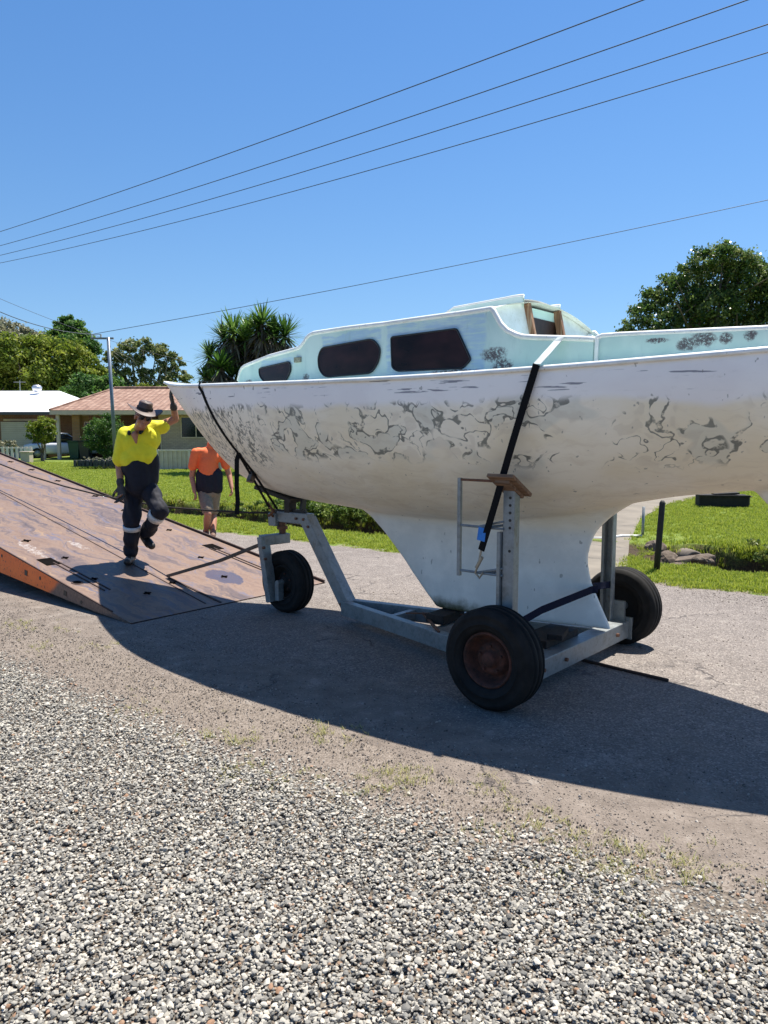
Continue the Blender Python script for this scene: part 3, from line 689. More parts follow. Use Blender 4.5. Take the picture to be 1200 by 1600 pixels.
# raked after bulkhead, near and far halves, with the open companionway between them
def bks(h): return .30 - (2.45 - h) * .24
for sg, y0 in ((1, .25), (-1, .22)):
    mb = MB(); top = []; bot = []
    for k in np.linspace(0, 1, 14):
        y = y0 + (.765 - y0) * k
        htop = roofz(.27, y) - .004 if k < .93 else 2.375
        h_ = htop
        top.append((y, h_)); bot.append((y, 2.02))
    cols = []
    for (y, h1), (_, h0) in zip(top, bot): cols.append([Vector((bks(h), sg * y, h)) for h in np.linspace(h0, h1, 8)])
    mb.grid(cols); mb.build('after_bulkhead', WHITEP, boat, True)
    # curved shoulder tying the bulkhead to the coaming
    mb = MB(); rows = []
    for s in [q for q in samp if -.4 <= q <= .25]:
        y = cy(s, th(s)); rows.append([Vector((s, sg * (y - .005), th(s))), Vector((s + .02, sg * (y - .06), th(s) - .004)), Vector((s + .03, sg * (y - .10), th(s) - .03))])
    mb.grid(rows); mb.build('cabin_shoulder', WHITEP, boat, True)
    mb = MB(); mb.bar((bks(2.05) - .012, sg * (y0 - .012), 2.03), (bks(2.47) - .012, sg * (y0 - .012), 2.485), .03, .05, (1, 0, 0)); mb.build('companionway_post', TEAK, boat)
mb = MB(); mb.bar((bks(2.40) + .03, -.22, 2.43), (bks(2.40) + .03, .25, 2.43), .018, .085); mb.build('hatch_board', MINT, boat)
INTERIOR_DIM = simple('dim_interior', (.035, .014, .010), .5, 0, .5, 30)
mb = MB(); mb.bar((bks(2.25) + .06, -.22, 2.26), (bks(2.25) + .06, .25, 2.26), .018, .30); mb.build('dim_interior_board', INTERIOR_DIM, boat)  # board filling the companionway, its dark brown standing in for the dim interior
mb = MB(); mb.bar((-.43, cb(-.43) - .0, 2.0), (-.43, cb(-.43) - .006, 2.155), .012, .02, (1, 0, 0)); mb.build('coaming_joint', WHITEP, boat)
# sliding hatch: two raised side rails with white caps and a low lid
hr = empty('sliding_hatch', (0, 0, 0)); hr.parent = boat
for sg in (1, -1):
    mb = MB(); lo = []; hi = []
    for s in np.linspace(.30, .92, 10):
        z = roofz(s, .27); lo.append(Vector((s, sg * .28, z - .03))); hi.append(Vector((s, sg * .275, z + lerp(s, [.3, .34, .88, .92], [.05, .055, .04, .01]))))
    mb.grid([lo, hi]); mb.grid([[p - Vector((0, sg * .02, 0)) for p in lo], [p - Vector((0, sg * .02, 0)) for p in hi]]); mb.build('hatch_rail', MINT, hr)
    mb = MB(); mb.tube([p - Vector((0, sg * .01, 0)) for p in hi], .012, 8); mb.build('rail_cap', WHITEP, hr, True)
mb = MB(); mb.grid([[Vector((s, y, roofz(s, .27) + .03 + .02 * (1 - (y / .27) ** 2))) for y in np.linspace(-.262, .262, 8)] for s in (.32, .6, .92)]); mb.build('hatch_lid', WHITEP, hr, True)
# windows
def rounded(poly, r, n=5):
    out = []; k = len(poly)
    for i in range(k):
        p = Vector(poly[i]); a = Vector(poly[i - 1]) - p; b = Vector(poly[(i + 1) % k]) - p; rr = min(r, a.length * .45, b.length * .45)
        p0 = p + a.normalized() * rr; p1 = p + b.normalized() * rr
        for j in range(n + 1):
            t = j / n; out.append((1 - t) ** 2 * p0 + 2 * t * (1 - t) * p + t * t * p1)
    return out
WIN = [([(1.02, 2.272), (.488, 2.285), (.372, 2.085), (.43, 2.036), (.955, 2.043), (1.0, 2.07)], .02),
       ([(1.74, 2.255), (1.19, 2.275), (1.115, 2.205), (1.125, 2.12), (1.19, 2.042), (1.69, 2.04), (1.765, 2.10), (1.78, 2.19)], .045),
       ([(2.62, 2.158), (2.15, 2.182), (2.125, 2.12), (2.19, 2.036), (2.51, 2.038), (2.60, 2.09)], .04)]
for sg in (1, -1):
    for poly, r in WIN:
        p2 = rounded([(a, b, 0) for a, b in poly], r); c2 = sum(p2, Vector()) / len(p2)
        mb = MB(); ringo = [Vector((p.x, sg * (cy(p.x, p.y) + .009), p.y)) for p in p2]
        mid = [Vector((c2.x + (p.x - c2.x) * .5, 0, c2.y + (p.y - c2.y) * .5)) for p in p2]; mid = [Vector((p.x, sg * (cy(p.x, p.z) + .010), p.z)) for p in mid]
        cen = Vector((c2.x, sg * (cy(c2.x, c2.y) + .010), c2.y)); n = len(p2)
        mb.add(ringo + mid + [cen], [(i, (i + 1) % n, n + (i + 1) % n, n + i) for i in range(n)] + [(n + i, n + (i + 1) % n, 2 * n) for i in range(n)])
        wdw = mb.build('window', GLASSD, boat, True)
        mb = MB(); mb.tube(ringo + [ringo[0], ringo[1]], .006, 6, False); mb.build('window_seal', BLACKM, wdw, True)
# small vent plate
mb = MB(); mb.box((2.035, cy(2.035, 2.19) + .008, 2.188), (.075, .02, .04)); mb.build('vent_plate', simple('weathered_plate', (.30, .30, .22), .7, 0, .5, 60), boat, bevel=.004)
mb = MB(); mb.box((-2.36, 0, 1.87), (.03, .54, .46)); mb.build('transom', HULL, boat, bevel=.01)

# ================================================================= TRAILER
def T3(s, b, h): return Vector((s, b, h))
tr = empty('boat_trailer', (M0.x, M0.y, 0), ANG0, 'galvanised steel boat cradle trailer with three black wheels under the sailboat', 'boat trailer')
def boat2tr(p):
    w = OB + DB * p[0] + NB * p[1]; s, b = SB(w.x, w.y); return Vector((s, b, p[2]))
DARKRIM = simple('shade_black_rim', (.012, .011, .010), .9)  # unlit shade of wheel backs and front rim put into the colour
def wheel(c, Rr, wd, sg, parent, rimm=None):
    root = empty('wheel', c); root.parent = parent
    h = wd / 2; k = Rr
    prof = [(-h * .82, k * .56), (-h, k * .64), (-h * 1.0, k * .70), (-h * 1.05, k * .705), (-h * 1.05, k * .72), (-h * 1.02, k * .725), (-h * 1.04, k * .80), (-h * .99, k * .86), (-h * 1.0, k * .865), (-h * .95, k * .90), (-h * .78, k * .965)]
    for g_ in (-.45, -.15, .15, .45): prof += [((g_ - .1) * wd * .8, k * .985), ((g_ - .1) * wd * .8 + .004, k), ((g_ + .08) * wd * .8, k), ((g_ + .1) * wd * .8, k * .965)]
    prof = sorted(prof[:11], key=lambda q: q[1]) + [(x, r) for x, r in prof[11:] if abs(x) < h * .74] + [(h * .78, k * .965), (h * .95, k * .90), (h * 1.0, k * .865), (h * .99, k * .86), (h * 1.04, k * .80), (h * 1.02, k * .725), (h * 1.05, k * .72), (h * 1.05, k * .705), (h * 1.0, k * .70), (h, k * .64), (h * .82, k * .56)]
    mb = MB(); mb.lathe(prof, (0, 0, 0), (0, 1, 0), 56); ty = mb.build('tyre', RUBBER, root, True)
    o = sg
    prof = [(o * h * .74, k * .555), (o * h * .84, k * .53), (o * h * .80, k * .50), (o * h * .45, k * .475), (o * h * .10, k * .44), (-o * h * .1, k * .40), (-o * h * .05, k * .34), (o * h * .30, k * .31), (o * h * .36, k * .22), (o * h * .25, k * .17), (o * h * .60, k * .15), (o * h * .72, k * .11), (o * h * .72, .001)]
    mb = MB(); mb.lathe(prof, (0, 0, 0), (0, 1, 0), 40, False); rim = mb.build('rim', rimm or HUBRUST, root, True)
    mb = MB(); mb.lathe([(-o * h * .80, k * .585), (-o * h * .3, k * .52), (-o * h * .1, k * .30), (-o * h * .1, .001)], (0, 0, 0), (0, 1, 0), 40, False); mb.build('rim_back', DARKRIM, root, True)
    for q in range(5):
        t = 2 * math.pi * q / 5 + .3; mb = MB(); mb.tube([(math.cos(t) * k * .25, o * h * .26, math.sin(t) * k * .25), (math.cos(t) * k * .25, o * h * .48, math.sin(t) * k * .25)], .010, 6); mb.build('lug_nut', HUBRUST, root)
    return root
wheel((0, .93, .306), .306, .20, 1, tr); wheel((.02, -.93, .296), .296, .19, -1, tr); wheel((2.76, .07, .282), .282, .18, 1, tr, DARKRIM)
mb = MB(); mb.bar((-.03, .80, .145), (-.03, -.82, .145), .12, .13); mb.build('axle_beam', GALV, tr, bevel=.006)
mb = MB(); mb.box((-.035, -.835, .15), (.15, .03, .17)); mb.build('beam_end_plate', GALV, tr, bevel=.004)
for sg in (1, -1):
    mb = MB(); mb.tube([(0, sg * .80, .30), (0, sg * .95, .30)], .035, 10); mb.box((0, sg * .80, .25), (.12, .03, .22)); mb.build('stub_axle', GALV, tr)
for b1 in (.58, -.42):
    mb = MB(); mb.bar((2.08, .04 if b1 > 0 else -.04, .135), (.02, b1, .16), .07, .12); mb.build('side_beam', GALV, tr, bevel=.005)
for s_ in (1.45, .95):
    k = (2.08 - s_) / 2.06; mb = MB(); mb.bar((s_, .55 * k, .15), (s_, -.40 * k, .15), .05, .07); mb.build('cross_member', GALV, tr)
mb = MB(); mb.bar((2.02, 0, .09), (2.56, 0, .86), .11, .11, (1, 0, 0)); mb.build('riser_beam', GALV, tr, bevel=.006)
mb = MB(); mb.bar((2.52, 0, .86), (2.93, 0, .86), .09, .10); mb.box((2.97, 0, .83), (.10, .14, .12)); mb.build('neck_beam', GALV, tr, bevel=.008)
mb = MB(); mb.tube([(2.90, .0, .84), (2.90, .0, .70)], .032, 12); mb.tube([(2.90, 0, .77), (2.90, 0, .74)], .05, 12); mb.build('swivel_pin', RUST, tr)
mb = MB(); mb.bar((2.94, .22, .655), (2.90, -.06, .655), .10, .09); mb.bar((2.93, .21, .69), (2.84, .19, .10), .10, .06, (1, 0, 0)); mb.build('wheel_fork', GALV, tr, bevel=.006)
mb = MB(); mb.box((2.77, .165, .20), (.05, .06, .16)); mb.tube([(2.76, .20, .282), (2.76, .03, .282)], .025, 10); mb.build('axle_bracket', GALV, tr)
mb = MB(); mb.bar((2.79, 0, .90), (2.79, 0, 1.04), .07, .09); mb.bar((3.20, 0, 1.118), (2.70, 0, 1.018), .16, .035); mb.build('bow_rest', simple('dark_timber_pad', (.05, .038, .03), .8, 0, .4, 30), tr, bevel=.004)
mb = MB(); mb.bar((2.66, -.03, .91), (2.66, -.05, 1.07), .03, .05); mb.build('bow_rest_strut', BLACKM, tr)
# side posts: channel section with black discs for the shade in adjustment holes, plywood pads
for sg in (1, -1):
    p = empty('side_post', (0, 0, 0)); p.parent = tr; b = sg * .79; s0 = -.0 if sg > 0 else .06; top = 1.30
    mb = MB(); mb.box((s0, b, (top + .08) / 2), (.075, .012, top - .08)); mb.box((s0 - .034, b - sg * .03, (top + .08) / 2), (.010, .06, top - .08)); mb.box((s0 + .034, b - sg * .03, (top + .08) / 2), (.010, .06, top - .08)); mb.build('post_channel', GALV, p, bevel=.003)
    mb = MB(); mb.box((s0 + .055, b - sg * .0, .68), (.022, .05, .72)); mb.build('post_sleeve', GALV, p)
    for z in [1.07 + .045 * i for i in range(5)] + [.93, .55]:
        mb = MB(); mb.tube([(s0 - .012, b + sg * .006, z), (s0 - .012, b + sg * .009, z)], .009 if z != .55 else .012, 8)
        mb.build('adjustment_hole_shade', BLACKM, p)
    m = Matrix.Rotation(sg * R(30), 3, 'X') @ Matrix.Rotation(R(0), 3, 'Y')
    mb = MB(); mb.box((s0 - .0, b - sg * .0, 1.325), (.18, .25, .022), M=m); mb.box((s0 - .0, b - sg * .0, 1.302), (.10, .20, .024), M=m); mb.build('support_pad', PLY, p, bevel=.003)
# ladder-like strap frame on the near post
lf = empty('strap_frame', (0, 0, 0)); lf.parent = tr
mb = MB(); mb.bar((.35, .80, .74), (.35, .80, 1.355), .022, .022, (1, 0, 0)); mb.build('frame_upright', GALV, lf)
for z in (1.345, 1.06, .775):
    mb = MB(); mb.tube([(.35, .80, z), (.03, .80, z)], .008, 8)
    if z < 1.3: mb.tube([(.16, .80, z), (.03, .70, z + .02)], .008, 8); mb.tube([(.20, .80, z + .003), (.03, .80, z + .045)], .007, 8)
    mb.build('rung', RUST if z > 1.3 else GALV, lf)
for (x, y, z, ax) in ((2.50, .052, .80, 'y'), (2.56, .052, .86, 'y'), (2.66, .048, .86, 'y'), (2.10, .058, .16, 'y'), (2.0, .058, .14, 'y'), (2.86, .262, .60, 'y'), (2.84, .262, .50, 'y'), (-.097, .5, .145, 'x'), (-.097, .2, .145, 'x'), (-.097, -.6, .145, 'x')):
    p = Vector((x, y, z)); d = Vector((0, .012, 0)) if ax == 'y' else Vector((-.012, 0, 0)); mb = MB(); mb.tube([p - d, p + d], .013, 6); mb.build('bolt_head', RUST, tr)
# keel chocks
for (s, b, sx, sy, z0, z1, rz) in ((1.02, .02, .16, .30, .195, .262, .05), (.12, .05, .22, .46, .21, .262, 0), (.02, .10, .10, .24, .263, .300, .3), (.24, .30, .12, .12, .212, .27, .5), (.1, .33, .07, .16, .263, .31, .9)):
    mb = MB(); mb.box((s, b, (z0 + z1) / 2), (sx, sy, z1 - z0), rz); mb.build('keel_chock', simple('dark_oily_timber', (.03, .022, .018), .85, 0, .5, 40), tr, bevel=.004)
mb = MB(); mb.bar((1.24, .02, .215), (.80, .40, .215), .02, .015); mb.bar((1.3, .16, .23), (.9, -.1, .235), .012, .012); mb.build('tie_rod', RUST, tr)
mb = MB(); mb.bar((2.97, .17, .62), (3.55, .23, .40), .045, .03); mb.bar((3.55, .23, .40), (4.30, .31, .172), .045, .03); mb.build('drawbar', mat_rust('brown_steel', (.10, .07, .05), (.20, .13, .09)), tr, bevel=.004)

# ---------------------------------------------------------------- straps (things of their own: they hold boat and trailer together)
def strap(name, label, group=None):
    return empty(name, (M0.x, M0.y, 0), ANG0, label, 'strap', group)
st = strap('tie_down_strap', 'black strap with blue tag running down the middle of the hull to the post frame', 'straps lashing the boat to the trailer')
def hp(s, h, off=.008): return boat2tr((s, hull_y(s, h) + off, h))
top = boat2tr((-.19, hb(-.19) + .028, zs(-.19) + .022))
pts_ = [boat2tr((-.235, cb(-.2) - .03, 2.175)), boat2tr((-.225, cb(-.2) + .01, 2.178)), boat2tr((-.215, cb(-.2) + .03, 2.155)), top]
mb = MB(); mb.ribbon(pts_, .05, .004, (1, 0, 0)); mb.build('pale_webbing', simple('pale_webbing', (.55, .6, .58), .7), st)
end = Vector((.17, .825, .92)); mid = []
for k in np.linspace(0, 1, 14):
    q = top.lerp(end, k); bow_ = .03 * math.sin(math.pi * min(1, k * 1.4)) if k < .7 else 0
    hq = max(0, hull_y(q.x, q.z)) if q.z > 1.25 else 0
    mid.append(Vector((q.x, max(q.y + bow_ * .3, hq - .085 + .0), q.z)))
mb = MB(); mb.ribbon([top + Vector((0, .002, 0))] + mid[1:], .044, .004, (1, 0, 0)); mb.build('webbing', WEB_BLACK, st)
mb = MB(); mb.ribbon([mid[-1] + Vector((-.012, .005, .14)), mid[-1] + Vector((0, .005, .06))], .056, .006, (1, 0, 0)); mb.build('blue_tag', BLUE_TAPE, st)
mb = MB(); mb.tube([(.17, .825, .92), (.19, .825, .83), (.215, .82, .775), (.19, .81, .745), (.16, .82, .78)], .007, 8); mb.tube([(.16, .83, .88), (.20, .83, .81)], .012, 8); mb.build('hook', simple('dirty_zinc', (.35, .31, .24), .5, .4), st)
st = strap('tie_down_strap', 'black ratchet strap around the bow, doubled down to the trailer neck', 'straps lashing the boat to the trailer')
near = [hp(3.06, zs(3.06) - .01, .02)] + [hp(lerp(h, [1.46, 2.02], [2.80, 3.05]), h, .010) for h in np.linspace(1.96, 1.46, 9)]
over = [boat2tr((3.08 + .0 * k, y * hb(3.08), zs(3.08) + .035 + .03 * (1 - y * y))) for k, y in enumerate(np.linspace(-1.0, 1.0, 7))]
mb = MB(); mb.ribbon(over + near, .028, .004, (1, 0, 0)); mb.build('webbing', WEB_BLACK, st)
a0 = near[-1]; a1 = Vector((2.93, .07, .93))
mb = MB(); mb.ribbon([a0, a0.lerp(a1, .5) + Vector((.012, .01, 0)), a1 + Vector((.02, .03, 0))], .032, .004, (1, 0, 0)); mb.ribbon([a0 + Vector((-.02, .0, 0)), a0.lerp(a1, .5) + Vector((-.04, .0, 0)), a1 + Vector((-.03, -.01, 0))], .032, .004, (1, 0, 0)); mb.build('doubled_webbing', WEB_BLACK, st)
q = a0.lerp(a1, .38); mb = MB(); mb.box(q, (.05, .05, .13), M=Matrix.Rotation(R(28), 3, 'X')); mb.tube([q + Vector((-.05, .02, .06)), q + Vector((.05, .02, .06))], .012, 8); mb.tube([q + Vector((-.04, .03, -.05)), q + Vector((.04, .03, -.05))], .010, 8); mb.build('ratchet', simple('dull_ratchet_steel', (.16, .12, .09), .5, .6, .5, 30), st, bevel=.004)
mb = MB(); mb.tube([a1, a1 + Vector((.01, .03, -.04)), a1 + Vector((.02, 0, -.07))], .012, 8); mb.tube([a1 + Vector((.05, .03, .05)), a1 + Vector((-.05, .05, -.02)), a1 + Vector((.03, .04, -.06))], .014, 8); mb.build('hook', simple('rusty_hook', (.25, .11, .05), .7, .3, .5, 40), st)
e0 = a0 + Vector((.04, -.02, -.06)); mb = MB(); mb.ribbon([e0 + Vector((-.03, .0, .05)), e0, e0 + Vector((.01, 0, -.22)), e0 + Vector((.0, 0, -.36)), e0 + Vector((.015, 0, -.47))], .045, .003, (1, .3, 0)); mb.build('loose_tail', WEB_BLACK, st)
farp = [boat2tr((lerp(h, [1.46, 2.02], [2.80, 3.05]), -hull_y(lerp(h, [1.46, 2.02], [2.80, 3.05]), h) - .01, h)) for h in np.linspace(2.02, 1.46, 8)]
mb = MB(); mb.ribbon(farp + [Vector((2.92, -.06, .92))], .028, .004, (1, 0, 0)); mb.build('far_webbing', WEB_BLACK, st)
st = strap('tie_down_strap', 'navy webbing strap across the lower keel behind the near rear wheel', 'straps lashing the boat to the trailer')
kp = boat2tr((-.135, .03, .575)); mb = MB(); mb.ribbon([(-.01, .77, .455), (-.045, .45, .515), kp, kp + Vector((-.02, -.04, 0)), (.0, -.3, .54), (.04, -.77, .48)], .05, .004, (0, 0, 1)); mb.build('webbing', WEB_NAVY, st)

# ================================================================= TILT TRAY
def deck_mat():
    t = NT('worn_rusty_steel_deck'); co = t.co()
    w = t.vadd(co, t.vscale(t.noise(co, 2, 3, .6, 0, 1), .5))
    a = t.noise(t.map(w, (.32, 2.6, 1)), 2.4, 7, .7); b = t.noise(t.map(w, (.5, 3.2, 1), (4, 2, 0)), 3.0, 6, .7); f = t.noise(co, 60, 4, .7)
    c = t.ramp(a, [(.30, (.080, .062, .064)), (.43, (.150, .108, .094)), (.50, (.225, .152, .110)), (.60, (.180, .118, .088)), (.75, (.110, .080, .078))])
    c = t.mix(t.m2('MULTIPLY', t.mr(b, .53, .66), .7), c, (.105, .11, .165))
    c = t.mix(t.m2('MULTIPLY', t.mr(t.noise(t.map(w, (.5, 2.5, 1), (1, 9, 0)), 3.6, 5, .7), .58, .68), .55), c, (.34, .225, .13))
    x, y, z = t.sep(co)
    def blot(x0, y0, rx, ry, nz=1.2):
        d = t.m2('ADD', t.m2('POWER', t.m2('DIVIDE', t.m2('ABSOLUTE', t.m2('SUBTRACT', x, x0)), rx), 2), t.m2('POWER', t.m2('DIVIDE', t.m2('ABSOLUTE', t.m2('SUBTRACT', y, y0)), ry), 2))
        return t.m2('SUBTRACT', 1.0, t.mr(t.m2('ADD', d, t.m2('MULTIPLY', t.m2('SUBTRACT', t.noise(co, 9, 4, .6), .5), nz * 2)), .85, 1.05))
    wet = blot(4.07, -.22, .26, .17, .9); c = t.mix(t.m2('MULTIPLY', wet, .75), c, (.085, .08, .115))
    pale = t.m2('MAXIMUM', blot(5.75, .50, .22, .05, 4.0), blot(5.75, 1.0, .34, .06, 4.0)); c = t.mix(t.m2('MULTIPLY', t.m2('MULTIPLY', pale, t.mr(t.noise(co, 26, 5, .75), .42, .58)), .75), c, (.40, .36, .33))
    c = t.mix(t.m2('MULTIPLY', t.mr(f, .55, .75), .4), c, (.10, .07, .06))
    sc = t.mr(t.noise(t.map(w, (.6, 22, 1)), 3, 4, .7), .66, .72); c = t.mix(t.m2('MULTIPLY', sc, .45), c, (.36, .30, .26))
    return t.fin(c, t.mix(wet, t.ramp(a, [(.3, (.45, .45, .45)), (.7, (.65, .65, .65))]), (.3, .3, .3)), .25, f, .2, .003, .4)
DECK = deck_mat()
def orange_mat():
    t = NT('orange_truck_paint'); co = t.co(); x, y, z = t.sep(co); n = t.noise(co, 4, 6, .7); n2 = t.noise(co, 30, 4, .7)
    c = t.ramp(n, [(.3, (.72, .13, .02)), (.7, (.90, .20, .03))])
    c = t.mix(t.mr(n2, .58, .68), c, (.10, .045, .03))
    bare = t.m2('SUBTRACT', 1.0, t.mr(t.m2('ADD', x, t.m2('ADD', t.m2('MULTIPLY', z, 1.6), t.m2('MULTIPLY', n, .15))), 5.0, 5.12))
    c = t.mix(bare, c, t.ramp(n2, [(.3, (.07, .05, .045)), (.7, (.19, .12, .09))]))
    return t.fin(c, .55, .05, n2, .15, .003)
ORANGE = orange_mat()
S0, SL, ts_ = 3.42, .155, 12.4
def dz(s): return .012 + SL * (s - S0)
tray = empty('tilt_tray', (M0.x, M0.y, 0), ANG0, 'rusty tilted steel tow truck tray with orange side, its low end resting on the road', 'truck tray')
BN, BF = 1.27, -1.06
mb = MB(); top = [Vector((s, BN, dz(s))) for s in (S0, ts_)]
poly = [Vector((S0, BN, dz(S0))), Vector((ts_, BN, dz(ts_))), Vector((ts_, BN, dz(ts_) - .02)), Vector((S0 + .1, BN, dz(S0) - .008))]
mb.prism(poly, (0, BF - BN, 0)); mb.build('deck_plate', DECK, tray)
def fascia(b, off):
    mb = MB(); up_ = []; lo_ = []
    ssx = [S0 + .06, 4.0, 4.5, 5.0, 5.5, 6.02, 8, ts_]
    for s in ssx: up_.append(Vector((s, b, dz(s) - .001))); lo_.append(Vector((s, b, max(.004, dz(s) - .03 - .24 * min(1, (s - S0) / 2.6)))))
    mb.prism(up_ + lo_[::-1], (0, off, 0)); return mb
fascia(BN + .003, -.02).build('side_panel', ORANGE, tray); fascia(BF - .003, .02).build('side_panel', ORANGE, tray)
DKRUST = mat_rust('dark_rusted_edge', (.025, .016, .014), (.075, .04, .03))
mb = MB(); mb.bar((S0, BF + .01, dz(S0) + .012), (ts_, BF + .01, dz(ts_) + .012), .02, .03); mb.build('edge_strip', DKRUST, tray)
mb = MB(); mb.bar((S0 + .3, BN - .004, dz(S0 + .3) + .004), (ts_, BN - .004, dz(ts_) + .004), .012, .012); mb.build('edge_strip', DKRUST, tray)
mb = MB(); mb.bar((S0 + .004, BN, .006), (S0 + .004, BF, .006), .02, .012); mb.build('lip_strip', DKRUST, tray)
mb = MB(); mb.bar((3.5, .44, dz(3.5) + .003), (12.3, -.02, dz(12.3) + .003), .010, .004); mb.build('deck_seam', DKRUST, tray)
mb = MB(); mb.bar((3.45, .30, dz(3.45) + .004), (4.3, .30, dz(4.3) + .004), .022, .008); mb.build('deck_seam', DKRUST, tray)
RECESS0 = simple('slot_shade', (.008, .007, .007), 1.0, 0, .3, 8, 0.0)  # flat black on the deck stands in for the shade inside slots and drains
for b0, s_a, s_b in ((BN - .26, 4.25, 5.25), (BF + .30, 3.75, 5.0)):
    o_ = .05 if b0 > 0 else -.05
    for q in (b0 - .028, b0 + .028):
        mb = MB(); mb.bar((s_a, q, dz(s_a) + .004), (s_b, q, dz(s_b) + .004), .014, .007); mb.build('slot_rail', DKRUST, tray)
    mb = MB(); mb.bar((s_b - .07, b0 + o_, dz(s_b - .07) + .0025), (s_b + .16, b0 + o_, dz(s_b + .16) + .0025), .15, .005); mb.build('slot_shade_plate', RECESS0, tray)
    c_ = b0 + (.13 if b0 > 0 else -.13); mb = MB(); mb.lathe([(0, .04), (.005, .04), (.005, .055), (0, .055)], (s_a + .32, c_, dz(s_a + .32)), (-SL, 0, 1), 20); mb.build('drain_ring', DKRUST, tray)
    mb = MB(); mb.lathe([(0, .001), (.003, .001), (.003, .04), (0, .04)], (s_a + .32, c_, dz(s_a + .32)), (-SL, 0, 1), 20); mb.build('drain_shade_disc', RECESS0, tray)
RECESS = simple('recess_shade', (.008, .007, .007), 1.0, 0, .3, 8, 0.0)  # solid black crosses painted as the shade inside the chain slots
def star(s, b, r=.05):
    mb = MB(); z = .0045
    for a in (0, 90, 45, 135):
        l = r if a % 90 == 0 else r * .5; dx, dy = math.cos(R(a)) * l, math.sin(R(a)) * l
        mb.bar((s - dx, b - dy, dz(s - dx) + z + a * .00001), (s + dx, b + dy, dz(s + dx) + z + a * .00001), .018 if a % 90 == 0 else .03, .006)
    return mb.build('chain_slot_shade', RECESS, tray)
for s, b in ((4.07, -.22), (4.75, -.42), (4.6, .95), (5.35, .86), (4.0, .74), (4.15, .36), (5.9, -.78), (7.0, -.82), (7.9, -.9), (9.0, -.9), (9.9, -.92), (10.6, -.9), (6.1, .92)): star(s, b, .038 if s < 6 else .05)
for s, w_ in ((4.55, .05), (5.35, .06), (6.2, .07), (7.2, .07), (8.2, .07)):  # raised black plates stand in for the shade inside the side openings
    mb = MB(); z = dz(s) - (.10 if s > 5 else .075); mb.box((s, BN + .004, z), (w_, .006, w_ * .9), M=Matrix.Rotation(-SL, 3, 'Y')); mb.build('stake_pocket_shade', BLACKM, tray)
    mb = MB(); mb.tube([(s - .30, BN + .001, dz(s - .30) - .07), (s - .30, BN + .006, dz(s - .30) - .07)], .018, 12); mb.build('rivet_hole_shade', BLACKM, tray)
for b in (.45, -.25):
    mb = MB(); mb.bar((6.0, b, dz(6.0) - .12), (ts_, b, dz(ts_) - .12), .12, .18); mb.build('chassis_rail', DKRUST, tray)
for b in (.95, -.75): wheel((10.6, b, .46), .46, .28, 1 if b > 0 else -1, tray)
mb = MB(); mb.tube([(10.6, .95, .46), (10.6, -.75, .46)], .06, 10); mb.box((10.6, .1, .85), (.3, .8, .5)); mb.build('rear_axle', BLACKM, tray)
# winch line from the trailer neck up the tray
cb_ = empty('winch_cable', (M0.x, M0.y, 0), ANG0, 'thin dark winch line stretched from the trailer neck up over the tray', 'cable')
wp = [(2.93, .03, .89), (3.4, .03, .862), (3.97, .02, .842), (4.7, .0, .822), (5.4, 0, .84), (6.13, 0, .875), (7.0, 0, .94), (7.89, 0, 1.03), (8.9, 0, 1.175), (10.6, 0, 1.38), (12.2, 0, 1.52)]
mb = MB(); mb.tube(wp, .010, 6); mb.build('rope', ROPE, cb_, True)
mb = MB(); mb.bar((2.60, -.02, .925), (3.0, .03, .905), .03, .03); mb.build('shackle', BLACKM, cb_)

# ================================================================= POWER LINES
def wire(pxs, h, label, ext0=.6, ext1=.6, sag=None, r=.0095):
    """cable hung at height h; the pixels only give its bearing, sag is a parabola"""
    A = G(*pxs[0], h); B = G(*pxs[-1], h); L = (B - A).length
    if sag is None: sag = .0
    pts_ = []
    for k in np.linspace(-ext0, 1 + ext1, 40):
        p = A.lerp(B, k); p.z -= 4 * sag * k * (1 - k); pts_.append(p)
    mb = MB(); mb.tube(pts_, r, 6); o = mb.build('power_line', WIRE, None, True, origin=pts_[0])
    return tag(o, label, 'power line', 'power lines crossing the sky')
wire([(0, 362), (1005, 0)], 8.5, 'highest of the overhead power lines crossing the blue sky', sag=.10)
wire([(0, 384), (1168, 0)], 8.5, 'second highest overhead power line crossing the blue sky', sag=.16)
wire([(0, 399), (1200, 38)], 8.5, 'third overhead power line from the top of the sky', sag=.20)
wire([(0, 411), (1200, 82)], 8.5, 'fourth overhead power line, lowest of the upper bundle of lines', sag=.24)
w0 = at(150, 519, 33.0); w0b = at(1200, 305, 16.0)
def strung(a, b, sag, r, label, group='service wires to the street pole'):
    pts_ = []
    for k in np.linspace(0, 1, 26):
        p = a.lerp(b, k); p.z -= 4 * sag * k * (1 - k); pts_.append(p)
    mb = MB(); mb.tube(pts_, r, 6); return tag(mb.build('power_line', WIRE, None, True, origin=pts_[0]), label, 'power line', group)

